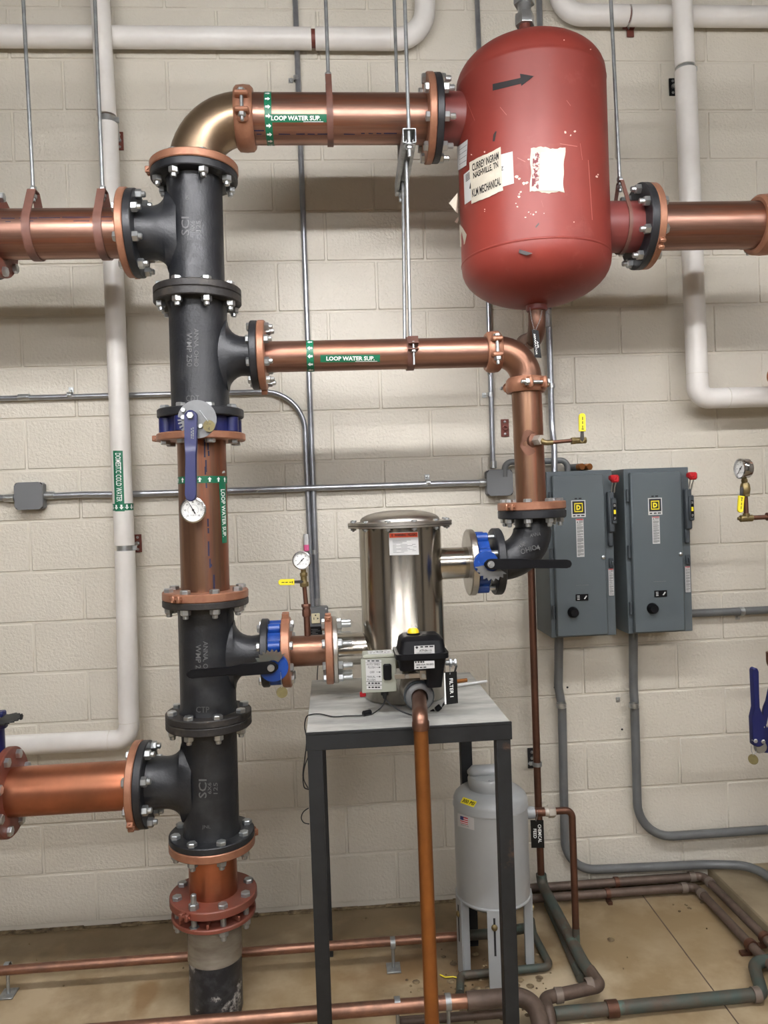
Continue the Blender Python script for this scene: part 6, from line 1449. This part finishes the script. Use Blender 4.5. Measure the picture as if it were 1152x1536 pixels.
stand('pipe stand on the floor behind the drain pipe, under the thin copper pipe', 589, 1414, .075, .0165, None)
fa = fl(480, 1521, .09); fb = fl(700, 1500, .09); yf2 = (fa.y + fb.y) / 2
floor_pipe('larger copper pipe along the floor in front of the riser stub', [V((-1.2, yf2, .09)), V((fa.x, yf2, .09)), V((fb.x, yf2, .09)), V((at(775, 1492, yf2).x, yf2, .09))], [.3, .3], .0215, 'floor_copper')
floor_pipe('dull dark pipe elbow on the floor right of the table leg', [V((at(700, 1498, yf2).x, yf2, .09)), V((at(800, 1492, yf2).x, yf2, .09)), V((at(812, 1525, yf2 - .1).x, yf2 - .11, .05))], .06, .0275, 'floor_pipe_brown')
stand('pipe stand on the floor between the front table leg and the drain pipe', 596, 1508, .09, .0215, None)
stand('pipe stand on the floor just right of the drain pipe', 672, 1503, .09, .0215, None)
floor_pipe('dark pipe lying low on the floor in front of the feeder', [fl(600, 1532, .0), fl(700, 1524, .0), fl(770, 1519, .0)], [.2], .014, 'floor_pipe_brown')
floor_pipe('green corroded pipe on the floor between the feeder legs', [fl(690, 1490, -.005), fl(691, 1463, .0), fl(745, 1458, .0), fl(826, 1450, .0), fl(800, 1400, .0), fl(797, 1380, 0)], [.02, .1, .03, .1], .0135, 'green_patina')
# cluster right of the table leg
pA_ = P2; cl0 = fl(893, 1474, .03)
floor_pipe('second dark green pipe on the floor parallel to the green run', [fl(822, 1356, .0), fl(845, 1405, .0), fl(872, 1468, .0)], [.2], .017, 'green_patina')
j0 = fl(894, 1474, .05); j1 = fl(822, 1497, .05); j2 = V((j1.x - .012, j1.y - .0, -.015))
floor_pipe('brown pipe with two elbows on the floor, joining the green run', [P2 + V((0, .02, .002)), V((j0.x + .012, j0.y - .01, .045)), V((j1.x - .014, j1.y, .05)), V((j1.x - .016, j1.y - .06, .05)), V((j1.x - .016, j1.y - .10, -.01))], [.03, .03, .03], .020, 'floor_pipe_brown', joints=[(fl(884, 1478, .05), X), (fl(838, 1493, .05), X)])
k0 = fl(832, 1521, .01); k1 = fl(1130, 1492, .01); k2 = fl(1152, 1470, .01)
tq = floor_pipe('long green stained pipe low on the floor, crossing to the right edge', [V((k0.x, k0.y, .01)), V((fl(925, 1512, .01).x, fl(925, 1512, .01).y, .01)), V((k1.x + .03, k1.y, .01)), V((k1.x + .09, k1.y + .16, .012)), V((3.3, k1.y + .2, .02))], [.2, .03, .06], .0205, 'green_patina', joints=[(fl(1134, 1492, .01), X)])
b = MB(); b.lathe([(.0205, -.018), (.026, -.018), (.026, .018), (.0205, .018)], fl(918, 1513, .01), X, 20, cap=False); obj('clamp', b, M['copper_dull'], tq)
floor_pipe('dark pipe elbow on the floor at the bottom edge, nearest the camera', [fl(818, 1560, .02), fl(816, 1524, .02), fl(800, 1506, .02)], .03, .022, 'floor_pipe_brown')
# two pipes along wall foot and pad
for i, (y_, x_, z_, lab) in enumerate([(-.035, CX - .035, .028, 'upper of two brown pipes along the wall foot and concrete pad'), (-.088, CX - .095, .012, 'lower of two brown pipes along the wall foot and concrete pad')]):
    xs0 = at(770, 1350, y_).x
    t = floor_pipe(lab, [V((xs0, y_, z_)), V((x_, y_, z_)), V((x_, -2.4, z_))], .03, .017, 'floor_pipe_brown', joints=[(V((x_ - .05, y_, z_)), X), (V((x_, y_ - .06, z_)), Y_)])
    b = MB(); s_ = at(925 - i * 14, 1342, y_).x; b.lathe([(.017, -.009), (.021, -.009), (.021, .009), (.017, .009)], V((s_, y_, z_)), X, 18, cap=False); b.box(V((s_, y_ - .02, z_ - .025)), (.018, .03, .012)); obj('clamp', b, M['copper_dull'], t)
    b = MB(); q = -.50 - .01 * i; b.lathe([(.017, -.011), (.023, -.011), (.023, .011), (.017, .011)], V((x_, q, z_)), Y_, 18, cap=False); b.box(V((x_ - .022, q, z_ - .024)), (.04, .02, .012)); obj('clamp', b, M['copper_dull'], t)
b = MB(); b.tube([fl(660, 1462, -.014), fl(668, 1466, -.014), fl(680, 1465, -.013), fl(690, 1468, -.014)], .0022, 6); o = obj('yellow_string', b, M['yellow_vinyl']); setprops(o, 'short yellow string on the floor left of the feeder legs', 'string')

# ================================================================== STRUT TRAPEZE
zs = at(613, 203, -.76).z
sf = at(614, 197, -.76); sb = at(599, 296, -.33); xs = sf.x
tz = thing('strut_trapeze', V((xs, -.5, zs - .02)), 'galvanised strut channel hung on two rods under the upper loop pipe', 'hanger')
b = MB(); dv = V((at(601, 292, -.34).x - xs, .42, 0)); L = dv.length; dv.normalize(); sv = dv.cross(Z); c = V((xs, -.76, zs)) + dv * L / 2; hh = .021
b.box(c + Z * hh, (.0025, L, .041), ex=Z, ey=dv, ez=sv)
for q in (-1, 1):
    b.box(c + sv * q * .0195, (.041, L, .0025), ex=Z, ey=dv, ez=sv); b.box(c + sv * q * .0145 - Z * hh, (.0025, L, .010), ex=Z, ey=dv, ez=sv); b.box(c + sv * q * .0105 - Z * (hh - .004), (.008, L, .002), ex=Z, ey=dv, ez=sv)
obj('channel', b, M['zinc_dull'], tz)
def rod_on(name, p, top, r=.006): b = MB(); b.cyl(p, top, r, 10); return obj(name, b, M['zinc_dull'], tz)
f0 = V((xs, -.745, zs)); rod_on('rod', f0 - Z * .06, V((at(609, 5, -.745).x, -.745, R_['z1'])))
r4p = V((at(597, 120, -.36).x, -.36, zs)); rod_on('rod', V((c.x + (r4p.x - c.x) * .3, -.36, zs - .05)), V((at(592, 5, -.36).x, -.36, R_['z1'])))
b = MB()
for p in (f0, V((c.x + dv.x * .16, -.38, zs))):
    b.cyl(p - Z * .026, p - Z * .023, .018, 16); b.hexp(p - Z * .036, p - Z * .026, .012)
obj('nut', b, M['zinc'], tz)
r7t = c - dv * .075 ; r6t = c + dv * .09
cm = thing('pipe_clamp', V((at(618, 530, YM).x, YM, zM - .06)), 'brown clamp with two long rods carrying the middle copper pipe', 'hanger')
cxm = at(617, 532, YM - .05).x; cmc = V((cxm, YM, zM))
b = MB(); b.lathe([(r4 + .001, -.011), (r4 + .005, -.012), (r4 + .005, .012), (r4 + .001, .011)], cmc, X, 32, cap=False)
fy = YM - r4 - .004
b.box(V((cxm + .006, fy - .012, zM + .022)), (.034, .03, .004), bev=.001); b.box(V((cxm + .006, fy - .012, zM + .002)), (.034, .03, .004), bev=.001)
b.box(V((cxm + .006, fy - .004, zM + .030)), (.034, .004, .034), ex=X, ey=V((0, 1, .3)).normalized(), ez=V((0, -.3, 1)).normalized(), bev=.001); obj('clamp', b, M['strap_brown'], cm)
b = MB(); b.cyl(V((cxm + .006, fy - .014, zM - .048)), V((cxm + .006, fy - .014, zM + .028)), .004, 10); b.hexp(V((cxm + .006, fy - .014, zM - .008)), V((cxm + .006, fy - .014, zM)), .010); obj('bolt', b, M['zinc'], cm)
for (top, bx_, by_) in ((r7t, cxm, YM - .035), (r6t, cxm - .012, YM + .03)):
    b = MB(); b.cyl(V((bx_, by_, zM + .04)), V((top.x, top.y, zs - .02)), .0058, 10); obj('rod', b, M['zinc_dull'], cm)

# ================================================================== RIGHT EDGE ITEMS
yg = YM
rg = thing('pressure_gauge', at(1121, 775, yg), 'pressure gauge turned sideways on a brass cock with a yellow handle, at the right edge', 'gauge')
gc = at(1110, 703, yg - .02); n_ = V((-1.0, -.06, 0)).normalized(); gauge_parts(rg, gc, n_, .0335, .032, math.radians(225))
b = MB(); b.cyl(at(1116, 716, yg), at(1117, 724, yg), .0085, 12); b.hexp(at(1116.5, 719, yg), at(1117, 723.5, yg), .012); b.lathe([(.010, 0), (.0155, .008), (.0175, .022), (.0155, .036), (.012, .044)], at(1118, 743, yg), Z, 18); b.hexp(at(1118, 741, yg), at(1118.3, 745, yg), .016); obj('cock_body', b, M['brass'], rg)
b = MB(); b.cyl(at(1118, 744, yg), at(1119.5, 772, yg), .0082, 14); b.cyl(at(1121, 777, yg), V((XV - .07, yg, at(1165, 774, yg).z)), .0082, 14); obj('tube', b, M['copper_dull'], rg)
b = MB(); b.cyl(at(1119.4, 770, yg), at(1119.7, 777, yg), .0115, 16); b.cyl(at(1110, 778, yg), at(1129, 777, yg), .0118, 16, bev=.002); b.cyl(at(1107, 778, yg), at(1111, 778, yg), .006, 10); obj('tee_fitting', b, M['brass'], rg)
yellow_handle(rg, at(1112, 733, yg - .02), at(1109.5, 769, yg - .03), .0098, 0, txt='600 WOG')
b = MB(); b.cyl(at(1150, 775, yg), at(1170, 774, yg), .014, 14); obj('end_fitting', b, M['copper_dull'], rg)
# navy valve levers at the right edge
vr = thing('butterfly_valve', at(1160, 1100, YM), 'navy valve cut off by the right edge with an upright navy lever handle', 'valve')
yv = YM - .16
la, lb_ = at(1133, 1113, yv), at(1128, 1000, yv)
b = MB(); b.prism(lever_poly(la, lb_, .019, .0095, Y_, .01), -Y_, .022, bev=.003); lv = obj('lever', b, M['valve_navy'], vr)
la2, lb2 = at(1143, 1085, yv + .03), at(1158, 1015, yv + .03)
b = MB(); b.prism(lever_poly(la2, lb2, .010, .006, Y_, .01), -Y_, .01, bev=.002); obj('release_lever', b, M['valve_navy'], vr)
b = MB(); c_ = at(1151, 1108, yv + .03); notch_plate(b, c_, -Y_, .046, PI * .25, PI * .8, th=.004, teeth=8, base=(X, Z)); obj('notch_plate', b, M['valve_navy'], vr)
b = MB(); c2 = at(1140, 1120, yv + .02); b.lathe([(0, .012), (.018, .010), (.022, 0), (.018, -.008)], c2, -Y_, 18, cap=False); obj('pivot', b, M['zinc'], vr)
for (px, py) in ((1132.5, 1111), (1144, 1112)): place_bolt(vr, at(px, py, yv - .022), -Y_, bolt_mesh(.006, .007, .002, .003, .003, False, 'zinc'))
c3 = at(1176, 1112, YM); cb = V((XV, YM, c3.z)); b = MB(); b.cyl(at(1153, 1110, yv + .035), cb, .028, 20); b.lathe([(.08, -.028), (.112, -.028), (.112, .028), (.08, .028)], cb, Z, 32); obj('body', b, M['valve_navy'], vr)
for q in (-1, 1): ring(vr, cb + Z * q * .029, Z * q, .024, R6, .079, 'copper_paint', name='flange')
bolts(vr, cb, Z, rb6, .053, .053, both=True, mat='zinc')
tp = at(1130, 1139, yv - .012)
tg4 = thing('valve_tag', tp - Z * .02, 'brass oval tag on a wire loop under the navy valve at the right edge', 'tag')
b = MB(); b.lathe([(0, 0), (.0165, 0), (.0165, .0015), (0, .0015)], tp, V((-.8, -.6, .1)), 24, cap=False); obj('disc', b, M['tag_brass'], tg4)
b = MB(); b.tube([at(1127, 1118, yv - .01), at(1127, 1126, yv - .012), at(1130, 1133, yv - .012), at(1134, 1128, yv - .01), at(1136, 1124, yv)], .0012, 6); obj('wire_loop', b, M['zinc_dull'], tg4)
b = MB(); c5 = at(1156, 564, -.25); b.tube(round_path([V((c5.x, -.25, c5.z)), V((XV + .1, -.25, c5.z)), V((XV + .1, .02, c5.z))], .05, 6), .028, 20); o = obj('copper_pipe', b, M['copper_red']); setprops(o, 'rounded red copper pipe end just showing at the right edge above the white elbow', 'pipe')
b = MB(); c6 = at(1156, 990, -.45); b.tube(round_path([V((c6.x, -.45, c6.z + .03)), V((c6.x, -.45, c6.z - .03)), V((XV, -.45, c6.z - .03)), V((XV, YM, c6.z - .03))], [.03, .03], 6), .016, 16); o = obj('copper_pipe', b, M['copper_dull']); setprops(o, 'brown pipe end just showing at the right edge above the navy lever', 'pipe')
